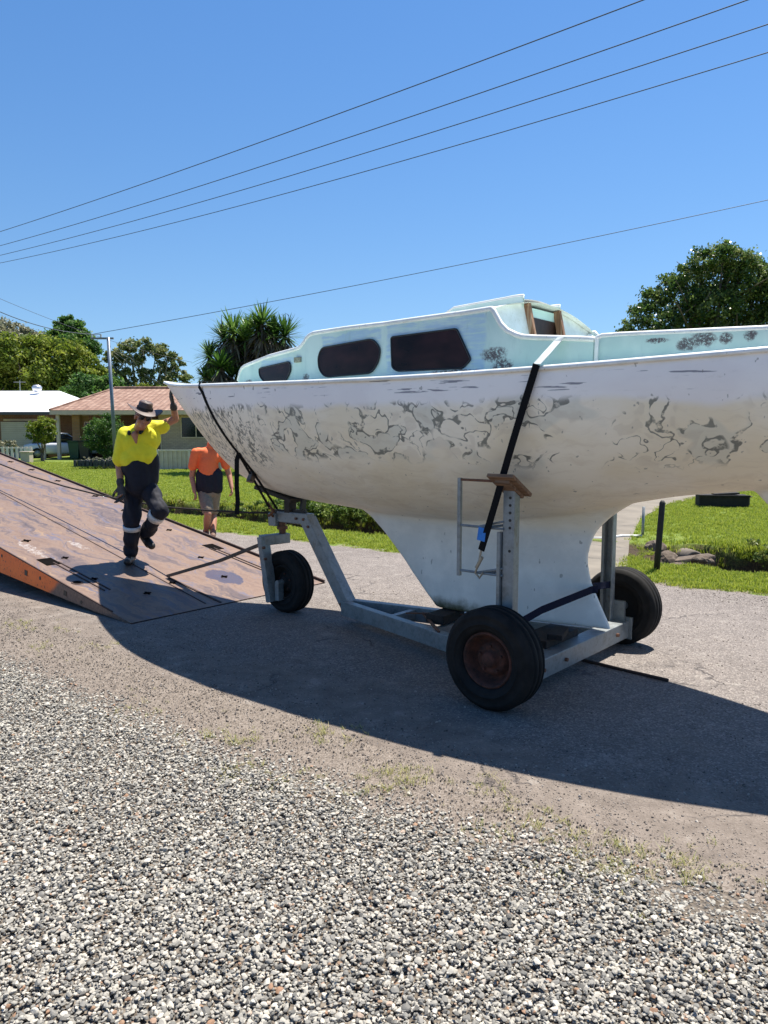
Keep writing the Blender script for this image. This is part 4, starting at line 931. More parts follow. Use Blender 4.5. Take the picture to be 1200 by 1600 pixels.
POLEY = 31.0
pb = G(184, 737, 0); pb = Vector((at(180, 640, POLEY).x - .05, POLEY, 0)); ptop = at(175, 527, POLEY)
pole = empty('service_pole', (pb.x, pb.y, 0), 0, 'slim grey metal service pole with a short crossarm rising behind the round bush', 'pole')
mb = MB(); mb.tube([pb, Vector((pb.x - .12, pb.y, ptop.z))], [.075, .065], 14); mb.build('pole_shaft', simple('bluish_galvanised_pole', (.16, .20, .25), .45, .4, .3, 3), pole, True, world=True)
mb = MB(); mb.bar((pb.x - .85, pb.y + .11, ptop.z - .03), (pb.x + .05, pb.y + .11, ptop.z - .03), .07, .07); mb.build('crossarm', simple('grey_timber_arm', (.2, .2, .2), .8), pole, world=True)
for k in (-.8, -.45):
    mb = MB(); mb.tube([(pb.x + k, pb.y + .11, ptop.z + .005), (pb.x + k, pb.y + .11, ptop.z + .13)], .035, 10); mb.build('insulator', simple('white_porcelain', (.6, .6, .6), .3), pole, world=True)
far_end = G(1200, 305, 9.5); a_ = Vector((pb.x - .8, pb.y + .11, ptop.z + .13)); b_ = far_end + (far_end - a_) * .3
strung(a_, b_, .22, .011, 'lone service line running from the pole over the boat', 'service wires to the street pole')
strung(at(-60, 458, 26), a_ + Vector((.35, 0, 0)), .35, .014, 'thick service line sagging from the left edge to the pole')
strung(at(-60, 440, 38), at(300, 566, 50), .4, .010, 'faint far service line passing behind the tall tree')

# ================================================================= PLANTS
def leaves(centers, sizes, L_, Wd, up=0.0, rnd=None):
    n = len(centers); c = np.asarray(centers, float); a = rng.normal(size=(n, 3)); a[:, 2] += up; a /= np.linalg.norm(a, axis=1)[:, None]
    q = rng.normal(size=(n, 3)); b = np.cross(a, q); b /= np.linalg.norm(b, axis=1)[:, None]
    l = (L_ * sizes)[:, None]; w = (Wd * sizes)[:, None]; nrm = np.cross(a, b)
    p0 = c - a * l * .5; p1 = c + b * w * .5 + nrm * w * .12; p2 = c + a * l * .5; p3 = c - b * w * .5 + nrm * w * .12
    V = np.stack([p0, p1, p2, p3], 1).reshape(-1, 3); F = np.arange(4 * n).reshape(-1, 4)
    r = rng.uniform(0, 1, n) if rnd is None else rnd
    return V, F, np.repeat(r, 4)
def crown(name, blobs, n, leaf, mat, parent, clump=.35, shell=.55, squash=.8, base=None):
    """leaf-sized faces gathered in clumps through the volume of overlapping lobes"""
    vol = np.array([b[1] ** 2 for b in blobs]); vol = vol / vol.sum(); ncl = max(20, n // 55); C = []; Rn = []; Sz = []
    for b, f in zip(blobs, vol):
        m = max(4, int(ncl * f)); d = rng.normal(size=(m, 3)); d /= np.linalg.norm(d, axis=1)[:, None]
        rr = b[1] * (shell + (1 - shell) * rng.uniform(0, 1, m) ** .6) * rng.uniform(.78, 1.10, m)
        cc = np.asarray(b[0])[None, :] + d * rr[:, None] * np.array([1, 1, b[2] if len(b) > 2 else squash])
        k = max(6, int(n * f / m)); cr = b[1] * clump * rng.uniform(.5, 1.2, m)
        cp_ = np.repeat(cc, k, 0) + rng.normal(size=(m * k, 3)) * np.repeat(cr, k)[:, None] * np.array([.55, .55, .38])
        C.append(cp_); Rn.append(np.clip(np.repeat(rng.uniform(0, 1, m), k) * .6 + rng.uniform(0, .4, m * k), 0, 1)); Sz.append(rng.uniform(.6, 1.3, m * k))
    C = np.concatenate(C); Rn = np.concatenate(Rn); Sz = np.concatenate(Sz)
    if base is not None: k_ = C[:, 2] > base; C, Rn, Sz = C[k_], Rn[k_], Sz[k_]
    o = np.array(parent.location)[None, :] if parent is not None else 0
    V, F, r = leaves(C - o, Sz, leaf, leaf * .5, 0, Rn)
    return np_mesh(name, V, F, mat, parent, r)
BARK = NT('grey_brown_bark'); _n = BARK.noise(BARK.map(BARK.co(), (6, 6, 1.2)), 3, 6, .7)
BARK = BARK.fin(BARK.ramp(_n, [(.3, (.05, .04, .03)), (.7, (.17, .135, .10))]), .9, 0, _n, .6, .03)
PALEBARK = NT('pale_gum_bark'); _n = PALEBARK.noise(PALEBARK.map(PALEBARK.co(), (4, 4, .8)), 2, 6, .7)
PALEBARK = PALEBARK.fin(PALEBARK.ramp(_n, [(.35, (.18, .15, .12)), (.65, (.45, .41, .36))]), .8, 0, _n, .4, .02)
def limbs(parent, basep, tops, r0, mat=None, name='trunk', fork=.35):
    mb = MB(); b = Vector(basep); cen = sum((Vector(t) for t in tops), Vector()) / len(tops)
    f = b.lerp(Vector((b.x * .8 + cen.x * .2, b.y * .8 + cen.y * .2, cen.z)), fork)
    mb.tube([b - Vector((0, 0, .1)), b.lerp(f, .1), b.lerp(f, .55) + Vector((random.uniform(-.1, .1), 0, 0)), f], [r0 * 1.35, r0 * 1.05, r0 * .85, r0 * .72], 12)
    for t in tops:
        t = Vector(t); m = f.lerp(t, .5) + Vector((random.uniform(-.3, .3), random.uniform(-.3, .3), random.uniform(-.1, .3))) * (t - f).length * .25
        mb.tube([f - (f - b).normalized() * r0 * .5, m, t], [r0 * .5, r0 * .3, r0 * .08], 8)
        for _ in range(3):
            e = m.lerp(t, random.uniform(.1, .6)); mb.tube([e, e + Vector((random.uniform(-1, 1), random.uniform(-1, 1), random.uniform(.2, .9))) * (t - f).length * .28], [r0 * .16, r0 * .04], 6)
    return mb.build(name, mat or BARK, parent, True, world=True)
def px_blobs(lst, Y, depth=.6):
    out = []
    for u, v, rp in lst:
        r = rp * Y / 1200.0; p = at(u, v, Y + random.uniform(-1, 1) * r * depth); out.append(((p.x, p.y, p.z), r, .85))
    return out
def tree(name, label, cat, bpx, lst, Y, n, leaf, mat, group=None, r0=.22, bark=None, shell=.55, clump=.35, fork=.35):
    b = at(bpx, 672, Y); root = empty(name, (b.x, Y, 0), 0, label, cat, group); bl = px_blobs(lst, Y)
    crown('crown', bl, n, leaf, mat, root, shell=shell, clump=clump, base=.3)
    limbs(root, (b.x, Y, 0), [Vector(q[0]) for q in bl], r0, bark, fork=fork); return root
L_OAK = mat_leaf('feathery_green_leaves', (.04, .08, .010), (.15, .21, .02), (.32, .35, .05), .45, scale=.35)
L_DARK = mat_leaf('deep_green_leaves', (.025, .07, .018), (.08, .18, .035), (.18, .28, .05), .45, scale=.5)
L_GUM = mat_leaf('olive_gum_leaves', (.05, .09, .03), (.17, .21, .07), (.36, .36, .16), .4, scale=.4)
L_PALE = mat_leaf('pale_gum_leaves', (.16, .18, .12), (.28, .28, .18), (.42, .39, .27), .3, scale=.4)
L_GLOSS = mat_leaf('glossy_dark_leaves', (.022, .055, .014), (.085, .15, .03), (.30, .34, .12), .45, .32, scale=1.2)
L_BUSH = mat_leaf('clipped_bush_leaves', (.015, .05, .010), (.045, .12, .016), (.13, .23, .04), .35, scale=2)
TG = 'trees standing behind the houses'
tree('spreading_tree', 'broad feathery green tree spreading behind the white roofed house', 'tree', 60, [(-60, 570, 50), (-20, 560, 42), (20, 555, 34), (55, 548, 30), (85, 560, 34), (115, 555, 24), (135, 572, 26), (155, 590, 20), (30, 585, 36), (75, 590, 36), (-40, 600, 44), (115, 597, 28), (0, 612, 34), (60, 615, 30), (150, 612, 18)], 60, 52000, .30, L_OAK, TG, .45)
tree('tall_tree', 'tall dark green tree poking above the other crowns near the pole', 'tree', 112, [(107, 503, 12), (92, 508, 9), (118, 514, 16), (100, 522, 15), (130, 527, 14), (90, 532, 17), (115, 540, 24), (140, 545, 16), (78, 530, 9)], 74, 16000, .32, L_DARK, TG, .4)
tree('gum_tree', 'airy olive gum tree with pale limbs and sky gaps right of the pole', 'tree', 225, [(200, 540, 14), (225, 540, 15), (185, 556, 15), (212, 562, 14), (245, 548, 15), (265, 553, 12), (275, 570, 12), (255, 575, 13), (284, 588, 13), (228, 585, 14), (200, 585, 14), (178, 580, 13), (262, 597, 16), (236, 606, 18), (205, 607, 16), (180, 606, 14), (290, 604, 10), (167, 556, 10)], 68, 13000, .30, L_GUM, TG, .3, PALEBARK, .35, .42, .25)
tree('gum_tree', 'pale washed out gum tree showing at the left edge above the broad tree', 'tree', 20, [(0, 520, 24), (-25, 525, 22), (30, 522, 18), (55, 532, 16), (18, 540, 20), (68, 538, 10), (44, 515, 7), (-50, 535, 25)], 95, 14000, .42, L_PALE, TG, .3, PALEBARK, .3, .45)
tree('dark_tree', 'dense dark tree filling the gap behind the tiled roof ridge', 'tree', 160, [(130, 600, 18), (155, 602, 18), (175, 603, 17), (150, 620, 18), (185, 618, 16), (110, 615, 16)], 56, 12000, .26, L_DARK, TG, .25)
tree('bushy_tree', 'low bright green shrubby tree just above the tiled roof right of the pole', 'tree', 240, [(225, 612, 14), (250, 611, 12), (275, 612, 12), (300, 612, 12)], 54, 7000, .22, L_OAK, TG, .18)
for k, (u, Y, sc) in enumerate(((480, 64, 1.0), (640, 70, 1.15), (820, 66, 1.05), (990, 74, 1.1))):
    tree('distant_tree', ['green tree', 'leafy tree', 'bushy tree', 'dark tree'][k] + ' hidden behind the ' + ['cabin', 'mid hull', 'companionway', 'stern'][k] + ' of the boat', 'tree', u, [(u - 50, 640, 28), (u, 632, 30 * sc), (u + 45, 640, 28), (u + 10, 655, 30), (u - 30, 658, 28)], Y, 7000, .34, L_OAK if k % 2 else L_DARK, TG, .3)
tree('shade_tree', 'big glossy dark green tree rising behind the stern of the boat', 'tree', 1110,
     [(1130, 402, 28), (1098, 412, 25), (1160, 412, 27), (1072, 436, 26), (1040, 448, 22), (1018, 468, 24), (1120, 440, 42), (1168, 440, 38), (1195, 432, 26), (1060, 470, 34), (1000, 492, 24), (985, 512, 18), (1110, 485, 46), (1170, 485, 42), (1040, 508, 34), (1215, 470, 40), (1240, 500, 50), (1225, 425, 24), (1100, 530, 46), (1180, 535, 50), (975, 530, 18), (1020, 540, 36), (1250, 560, 50), (1140, 395, 16)], 25, 64000, .11, L_GLOSS, None, .24, None, .5, .34)
# yucca clump behind the foredeck
YUC = mat_leaf('yucca_leaves', (.02, .05, .015), (.07, .16, .025), (.24, .36, .09), .3, .35, scale=1.5)
DEADY = mat_leaf('dead_yucca_leaves', (.03, .022, .015), (.10, .075, .05), (.30, .25, .17), .1, .8, scale=2)
yb = at(395, 672, 28); yuc = empty('yucca_clump', (yb.x, 28, 0), 0, 'tall spiky yucca clump standing on the lawn behind the foredeck', 'yucca')
YV, YF, YR, DV, DF, DR = [], [], [], [], [], []
def spike(V, F, Rr, p, d, l, w, droop, q):
    d = d.normalized(); sd = d.cross(Vector((0, 0, 1))); sd = sd.normalized() if sd.length > .05 else Vector((1, 0, 0)); k = len(V)
    for t, ww in ((0, .6), (.35, 1), (.75, .7), (1, .05)):
        c = p + d * l * t - Vector((0, 0, droop * l * t * t)); V += [tuple(c - sd * w * ww * .5), tuple(c + sd * w * ww * .5)]; Rr += [q, q]
    F += [(k, k + 1, k + 3, k + 2), (k + 2, k + 3, k + 5, k + 4), (k + 4, k + 5, k + 7, k + 6)]
heads = [(388, 518, 24), (384, 534, 28), (427, 522, 24), (365, 522, 30), (350, 530, 24), (410, 507, 28), (402, 515, 22), (445, 526, 30), (430, 532, 26), (328, 556, 20), (412, 545, 26), (375, 545, 26), (345, 575, 26), (385, 570, 28), (360, 590, 24), (430, 560, 26), (320, 590, 16), (395, 598, 26), (340, 605, 26), (420, 595, 30), (375, 620, 30), (440, 600, 26)]
mbt = MB()
for i, (u, v, rp) in enumerate(heads):
    Y = 28 + random.uniform(-.7, .7); p = at(u, v, Y); r = rp * Y / 1200 * 1.5; loc = p - yuc.location; hi = i < 8; q0 = random.uniform(0, .5) + (.3 if (u, v) in ((412, 545), (385, 570)) else 0)
    for _ in range(125 if i < 15 else 90):
        ph = random.uniform(0, 6.283); el = random.uniform(-.35, 1.45) if hi else random.uniform(-.2, 1.3)
        d = Vector((math.cos(ph) * math.cos(el), math.sin(ph) * math.cos(el), math.sin(el)))
        spike(YV, YF, YR, loc, d, r * random.uniform(.75, 1.15), .06, random.uniform(.05, .3), min(1, q0 + random.uniform(0, .45)))
    for _ in range(100):
        ph = random.uniform(0, 6.283); d = Vector((math.cos(ph), math.sin(ph), -random.uniform(.2, 1.2))); spike(DV, DF, DR, loc - Vector((0, 0, random.uniform(0, .7))), d, r * random.uniform(.5, 1.0), .07, .2, random.random())
    bx = (random.uniform(-.9, .9), random.uniform(-.5, .5)); mbt.tube([(bx[0] * .6, bx[1], -.05), (bx[0] * .8 + loc.x * .2, bx[1] + loc.y * .3, loc.z * .5), (loc.x, loc.y, loc.z)], [.11, .08, .06], 8)
np_mesh('leaf_rosettes', YV, YF, YUC, yuc, YR); np_mesh('dead_leaf_skirt', DV, DF, DEADY, yuc, DR); mbt.build('trunk', BARK, yuc, True)
for u in (346, 358, 443, 451):
    p = at(u, 492, 28) - yuc.location; mb = MB(); mb.tube([(p.x, p.y, p.z - .9), (p.x, p.y, p.z)], [.02, .008], 6)
    for k in range(10): z = p.z - random.uniform(0, .5); mb.tube([(p.x, p.y, z), (p.x + random.uniform(-.12, .12), p.y, z + .06)], .005, 4)
    mb.build('flower_stalk', DEADY, yuc)
def bush(name, label, cat, u, v, rp, Y, n, leaf, mat, sq=1.0, stem=True, extra=()):
    c = at(u, v, Y); r = rp * Y / 1200; root = empty(name, (c.x, Y, 0), 0, label, cat)
    bl = [((c.x, Y, c.z), r * .82, sq)] + [((c.x + r * dx, Y + random.uniform(-.3, .3) * r, c.z + r * dzz), r * k, sq) for dx, dzz, k in ((-.45, -.1, .55), (.45, -.05, .55), (0, .35, .55), (-.25, .3, .5), (.3, .3, .5), (.1, -.35, .6)) + tuple(extra)]
    crown('foliage', bl, n, leaf, mat, root, shell=.75, clump=.22, base=.05)
    if stem: limbs(root, (c.x, Y, 0), [Vector(b[0]) for b in bl[:4]], .09, fork=.3)
    return root
bush('round_bush', 'clipped round dark green bush on a short trunk beside the pole', 'bush', 170, 684, 41, 33, 15000, .085, L_BUSH)
bush('small_tree', 'small light green tree in front of the beige garage door', 'tree', 65, 672, 25, 39, 7000, .11, L_OAK)
bush('grass_clump', 'pale dry shrub behind the white fence at the left edge', 'shrub', 12, 698, 16, 40, 2500, .12, L_PALE, .7, False)
# leafy groundcover spilling over the far lip of the ditch
gcv = empty('groundcover_hedge', (*W(7.6, -6.2)[:2], 0), 0, 'thick leafy groundcover spilling over the far side of the ditch behind the trailer neck', 'hedge')
bl = []
for s in np.arange(4.4, 9.6, .16):
    k = min(1, (10.2 - s) / 3.0)
    for _ in range(2): w = W(s, ditch_c(s) - .25 - random.uniform(-.1, .65)); bl.append(((w.x, w.y, .12 + .22 * k * random.random()), random.uniform(.15, .26) * (.6 + .4 * k), .8))
crown('foliage', bl, 26000, .055, mat_leaf('groundcover_leaves', (.03, .07, .012), (.10, .17, .025), (.24, .30, .06), .3, scale=2.5), gcv, shell=.6, clump=.35)
# dirt-side weeds on the left ditch bank
gcw = empty('bank_weeds', (*W(12.5, -5.4)[:2], 0), 0, 'yellowish low weeds along the ditch bank left of the groundcover', 'weeds'); bl = []
for s in np.arange(9.6, 19, .2): w = W(s, ditch_c(s) - .45 - random.uniform(0, .5)); bl.append(((w.x, w.y, .08), random.uniform(.07, .13), .8))
crown('foliage', bl, 9000, .05, mat_leaf('yellow_weeds', (.07, .09, .015), (.20, .22, .04), (.36, .34, .10), .3, scale=2.5), gcw, shell=.6, clump=.5)
gcr = empty('bank_weeds', (*W(-1, -5.5)[:2], 0), 0, 'leafy weeds overhanging the right ditch beyond the rear wheel', 'weeds'); bl = []
for s in np.arange(-7, .5, .14): w = W(s, ditch_c(s) - .35 - random.uniform(0, .45)); bl.append(((w.x, w.y, .08), random.uniform(.09, .17), .8))
crown('foliage', bl, 16000, .05, mat_leaf('mixed_weeds', (.035, .07, .015), (.12, .18, .03), (.30, .30, .08), .3, scale=2.5), gcr, shell=.6, clump=.5)

# ================================================================= HOUSES
def brick_mat(name, a, b, m, sc=1.0):
    t = NT(name); co = t.co(); x, y, z = t.sep(co)
    br = t.N.new('ShaderNodeTexBrick'); t.put(br.inputs['Vector'], t.comb(t.m2('ADD', x, y), z, 0.0)); br.inputs['Color1'].default_value = (*a, 1); br.inputs['Color2'].default_value = (*b, 1); br.inputs['Mortar'].default_value = (*m, 1)
    br.inputs['Scale'].default_value = 1.0; br.inputs['Brick Width'].default_value = .24 * sc; br.inputs['Row Height'].default_value = .086 * sc; br.inputs['Mortar Size'].default_value = .010
    n = t.noise(co, 2, 4, .6); return t.fin(t.mix(t.m2('MULTIPLY', n, .35), br.outputs[0], tuple(q * .5 for q in a)), .9, 0, br.outputs['Fac'], -.3, .01)
BRICK = brick_mat('brown_brick', (.20, .085, .055), (.28, .12, .075), (.25, .2, .17)); BRICK_L = brick_mat('cream_brick', (.46, .33, .24), (.56, .42, .30), (.36, .27, .21)); BRICK_O = brick_mat('orange_brick', (.40, .20, .10), (.50, .27, .15), (.3, .25, .2))
def tile_mat():
    t = NT('terracotta_tiles'); co = t.co(); x, y, z = t.sep(co)
    w1 = t.m2('ABSOLUTE', t.m2('SINE', t.m2('MULTIPLY', x, 10.5))); w2 = t.m2('FRACT', t.m2('MULTIPLY', z, 9.0)); n = t.noise(co, 1.5, 5, .6); n2 = t.vor(co, 4.5, 'Color')
    c = t.ramp(t.m2('ADD', t.m2('MULTIPLY', n, .6), t.m2('MULTIPLY', t.sep(n2)[0], .4)), [(.3, (.20, .112, .078)), (.55, (.275, .165, .118)), (.75, (.35, .235, .175))])
    c = t.mix(t.m2('SUBTRACT', 1, t.mr(w2, .0, .22)), c, (.16, .07, .05)); return t.fin(c, .85, 0, t.m2('ADD', w1, w2), .8, .05)
TILE = tile_mat(); WROOF = simple('white_metal_roof', (.80, .82, .84), .45, 0, .06, 1); CREAM = simple('cream_trim', (.60, .46, .33), .6, 0, .15, 3); BEIGE = simple('beige_roller_door', (.44, .38, .30), .6, 0, .12, 2)
GUT = simple('dark_gutter', (.05, .05, .055), .5); DKGLASS = simple('dark_window_glass', (.012, .014, .016), .12); WHITEW = simple('white_painted_post', (.66, .55, .46), .5, 0, .1); CONC = simple('pale_concrete', (.185, .16, .125), .9, 0, .25, 2)
hx = -30.0
h1 = empty('brick_house', (hx, 48, 0), 0, 'brown brick house with a bright white metal roof and beige garage door', 'house')
Yf = 43.3
mb = MB(); mb.box((-33, Yf + 5.4, 1.3), (27.5, 9.5, 2.6)); mb.build('wall', BRICK, h1, world=True)
ev = 2.66; xr = -18.4
mb = MB(); e = [Vector((-48, Yf - .4, ev)), Vector((xr, Yf - .4, ev)), Vector((xr, Yf + 12, ev)), Vector((-48, Yf + 12, ev))]; rd = [Vector((-42, Yf + 6, 4.12)), Vector((-20.6, Yf + 6, 4.12))]
mb.add(e + rd + [q - Vector((0, 0, .06)) for q in e], [(0, 1, 5, 4), (1, 2, 5), (2, 3, 4, 5), (3, 0, 4), (9, 8, 7, 6), (0, 6, 7, 1), (1, 7, 8, 2), (2, 8, 9, 3), (3, 9, 6, 0)]); rf = mb.build('roof', WROOF, h1, world=True)
mb = MB(); c = at(58, 611, Yf + 5); mb.lathe([(0, .16), (.12, .26), (.30, .30), (.42, .2), (.46, .001)], (c.x, c.y, 4.0), (0, 0, 1), 18, False); mb.build('roof_vent', simple('vent_metal', (.7, .7, .72), .3, .6), h1, True, world=True)
mb = MB(); mb.tube([(at(31, 600, Yf + 8).x, Yf + 8, 3.7), (at(31, 600, Yf + 8).x, Yf + 8, 4.9)], .03, 6); mb.tube([(at(31, 600, Yf + 8).x - .4, Yf + 8, 4.8), (at(31, 600, Yf + 8).x + .4, Yf + 8, 4.8)], .015, 6); mb.build('antenna', GALV, h1, world=True)
mb = MB(); mb.bar((-48, Yf - .44, ev - .09), (xr, Yf - .44, ev - .09), .08, .16); mb.build('gutter', GUT, h1, world=True)
mb = MB(); x0, x1 = at(3, 680, Yf).x, at(52, 680, Yf).x
for k in range(20): z = .06 + k * .105; mb.box(((x0 + x1) / 2, Yf - .02 - .63 + .60, z), (x1 - x0, .05, .098))
mb.v = [(x, y - .0, z) for x, y, z in mb.v]; mb.build('garage_door', BEIGE, h1, world=True)
mb = MB(); mb.box(((x0 + x1) / 2, Yf + .60, 2.22), (x1 - x0 + .3, .08, .12)); mb.build('door_lintel', CREAM, h1, world=True)
Y2 = 41.0; xl = at(82, 650, Y2).x; e2 = 2.70
h2 = empty('brick_house', (-12, 46, 0), 0, 'brick house with a salmon tiled roof and open carport beside the round bush', 'house')
mb = MB(); mb.box((-7.3, Y2 + 5.0, 1.32), (9.6, 9, 2.64)); mb.build('wall', BRICK_L, h2, world=True)
mb = MB(); mb.box((-14.6, Y2 + 6.6, 1.32), (5.0, 5.5, 2.64)); mb.build('wall', BRICK, h2, world=True)
e = [Vector((xl, Y2 - .3, e2)), Vector((-1.5, Y2 - .3, e2)), Vector((-1.5, Y2 + 10.5, e2)), Vector((xl, Y2 + 10.5, e2))]; rd = [Vector((at(178, 612, Y2 + 5).x, Y2 + 5.1, 4.10)), Vector((-5.5, Y2 + 5.1, 4.10))]
mb = MB(); mb.add(e + rd + [q - Vector((0, 0, .05)) for q in e], [(0, 1, 5, 4), (1, 2, 5), (2, 3, 4, 5), (3, 0, 4), (9, 8, 7, 6), (0, 6, 7, 1), (1, 7, 8, 2), (2, 8, 9, 3), (3, 9, 6, 0)]); rf = mb.build('roof', TILE, h2, world=True)
mb = MB(); mb.tube([rd[0] + Vector((0, 0, .03)), rd[1] + Vector((0, 0, .03))], .09, 8); mb.tube([e[0], rd[0]], .08, 8); mb.build('ridge_tiles', TILE, h2, world=True)
mb = MB(); mb.bar((xl, Y2 - .33, e2 - .13), (-1.5, Y2 - .33, e2 - .13), .06, .22); mb.bar((xl + .02, Y2 - .3, e2 - .13), (xl + .02, Y2 + 10, e2 - .13), .06, .22); mb.build('fascia', CREAM, h2, world=True)
mb = MB(); mb.box(((xl + -9) / 2, Y2 + 2.0, e2 - .20), (-9 - xl, 4.4, .04)); mb.build('porch_ceiling', CREAM, h2, world=True)
for u, w_, m_, Yp in ((92, .17, WHITEW, Y2), (122, .42, BRICK_O, Y2 + 1.5), (69, .12, CREAM, Y2 - .2)):
    mb = MB(); x = at(u, 690, Yp).x; hh = 2.46 if u != 69 else 2.1; mb.box((x, Yp, hh / 2), (w_, w_, hh)); mb.build('porch_post', m_, h2, world=True, bevel=.01)
mb = MB(); mb.bar((at(62, 660, Y2 - .2).x, Y2 - .2, 2.16), (at(88, 660, Y2 - .2).x, Y2 - .2, 2.16), .10, .14); mb.build('pergola_beam', CREAM, h2, world=True)
def window(px0, px1, z0, z1, Yw, par):
    a, b = at(px0, 690, Yw).x, at(px1, 690, Yw).x; mb = MB()
    for (p, q, w_, h_) in (((a, z0), (b, z0), .06, .06), ((a, z1), (b, z1), .06, .06)): mb.bar((p[0], Yw - .02, p[1]), (q[0], Yw - .02, q[1]), w_, h_)
    for x in (a, (a + b) / 2, b): mb.bar((x, Yw - .024, z0), (x, Yw - .024, z1), .05, .05)
    f = mb.build('window', CREAM, par, world=True); mb = MB(); mb.box(((a + b) / 2, Yw - .004, (z0 + z1) / 2), (b - a, .01, z1 - z0)); mb.build('pane', DKGLASS, f, world=True)
window(284, 330, 1.25, 2.35, Y2 + .49, h2); window(232, 252, .1, 2.2, Y2 + .49, h2)
window(134, 150, .1, 2.1, Y2 + 3.84, h2)
# slab, car, bins
mb = MB(); q0, q1 = at(45, 700, 38).x, at(150, 700, 38).x; mb.box(((q0 + q1) / 2 - .5, 40.2, .03), (q1 - q0 + 3, 5.2, .09)); tag(mb.build('driveway_slab', CONC, origin=((q0 + q1) / 2, 40.2, 0)), kind='structure')
cx = at(100, 700, 43.5).x; car = empty('parked_car', (cx, 43.5, .07), R(14), 'small white car parked in the shade under the carport', 'car')
CARW = simple('white_car_paint', (.62, .64, .68), .25, 0, .03, 2); CARG = simple('car_glass', (.015, .018, .022), .08)
def car_section(x, y0, z_lo, z_hi, n=8): return [Vector((x, y0 * math.copysign(abs(math.cos(t)) ** .35, math.cos(t)), z_lo + (z_hi - z_lo) * (.5 + .5 * math.copysign(abs(math.sin(t)) ** .5, math.sin(t))))) for t in np.linspace(0, 2 * math.pi, 25)]
mb = MB(); mb.grid([car_section(*q) for q in ((-2.0, .5, .35, .60), (-1.97, .72, .28, .78), (-1.6, .82, .24, .86), (-.5, .84, .22, .92), (.6, .84, .22, .90), (1.5, .82, .24, .80), (1.95, .72, .28, .68), (2.02, .5, .34, .55))]); mb.build('body', CARW, car, True)
mb = MB(); mb.grid([car_section(*q) for q in ((-1.55, .66, .80, .86), (-1.1, .66, .80, 1.30), (-.5, .66, .80, 1.42), (.3, .66, .80, 1.38), (1.0, .68, .80, .88))]); mb.build('cabin_glass', CARG, car, True)
mb = MB(); mb.grid([car_section(*q) for q in ((-1.15, .60, 1.26, 1.32), (-.5, .62, 1.38, 1.445), (.3, .60, 1.33, 1.40))]); mb.build('roof', CARW, car, True)
for x in (-1.25, 1.25):
    for y in (-.78, .78):
        mb = MB(); mb.lathe([(-.1, .20), (-.1, .30), (.1, .30), (.1, .20)], (x, y, .30), (0, 1, 0), 20); wh = mb.build('wheel', RUBBER, car, True); mb = MB(); mb.lathe([(-.08, .001), (-.08, .19), (.08, .19), (.08, .001)], (x, y, .30), (0, 1, 0), 16, False); mb.build('rim', GALV, wh, True)
for y in (-.55, .55): mb = MB(); mb.box((1.99, y, .62), (.06, .28, .10)); mb.build('headlight', simple('lamp_glass', (.6, .6, .6), .2), car, bevel=.01)
BING = simple('dark_green_plastic', (.012, .06, .04), .5); BIND = simple('charcoal_plastic', (.02, .022, .024), .5)
for k, (u, m_, lab) in enumerate(((118, BING, 'green wheelie bin standing by the orange brick pillar of the carport'), (134, BIND, 'charcoal wheelie bin standing left of the round bush'))):
    x = at(u, 700, 41.0).x; bn = empty('wheelie_bin', (x, 41.0, .08), 0, lab, 'bin', 'wheelie bins by the carport'); mb = MB()
    mb.add([(-.22, -.24, .06), (.22, -.24, .06), (.22, .24, .06), (-.22, .24, .06), (-.29, -.33, .95), (.29, -.33, .95), (.29, .33, .95), (-.29, .33, .95)], [(0, 1, 2, 3), (4, 5, 6, 7), (0, 1, 5, 4), (1, 2, 6, 5), (2, 3, 7, 6), (3, 0, 4, 7)]); mb.build('bin_body', m_, bn, bevel=.02)
    mb = MB(); mb.box((0, -.01, .985), (.62, .72, .05)); mb.tube([(-.26, .38, 1.0), (.26, .38, 1.0)], .02, 8); mb.build('lid', m_, bn, bevel=.015)
    for xw in (-.24, .24): mb = MB(); mb.tube([(xw - .03, .26, .10), (xw + .03, .26, .10)], .10, 14); mb.build('wheel', BLACKM, bn)
# fences
FENW = simple('white_fence_steel', (.70, .62, .54), .55, 0, .12, 4); FENP = simple('cream_fence_sheet', (.56, .47, .38), .6, 0, .15, 4)
def fence(name, label, u0, u1, Y, z1, step, w_, sheet=True, rail=.05):
    a, b = at(u0, 690, Y).x, at(u1, 690, Y).x; root = empty(name, (a, Y, 0), 0, label, 'fence'); n = int((b - a) / step)
    mb = MB(); mb.bar((a, Y, z1), (b, Y, z1), rail, rail); mb.bar((a, Y, .09), (b, Y, .09), rail, rail); mb.build('rail', FENW, root, world=True)
    mb = MB()
    for k in range(n + 1): x = a + (b - a) * k / n; mb.box((x, Y + (.0 if sheet else -.035), z1 / 2 + (0.02 if sheet else .05)), (w_, .025, z1 - .1 + (.0 if sheet else .12)))
    if sheet: mb.box(((a + b) / 2, Y + .018, z1 / 2 + .04), (b - a, .006, z1 - .13))
    mb.build('slat_panel', FENP if sheet else FENW, root, world=True)
    for x in (a, (a + b) / 2, b): mb = MB(); mb.box((x, Y + .002, z1 / 2), (.07, .07, z1 + .06)); mb.build('fence_post', FENW, root, world=True)
fence('low_fence', 'cream low slatted fence panel on the lawn behind the two men', 246, 345, 30.2, .86, .17, .07)
fence('picket_fence', 'white picket fence at the left edge before the garage', -40, 48, 37, .80, .22, .11, False)
mb = MB(); x = at(42, 715, 36.5).x; mb.box((x, 36.5, .30), (.42, .42, .60)); mb.box((x, 36.5, .62), (.5, .5, .05)); tag(mb.build('meter_box', BEIGE, origin=(x, 36.5, 0), bevel=.01), 'squat beige box at the end of the white picket fence', 'utility box')
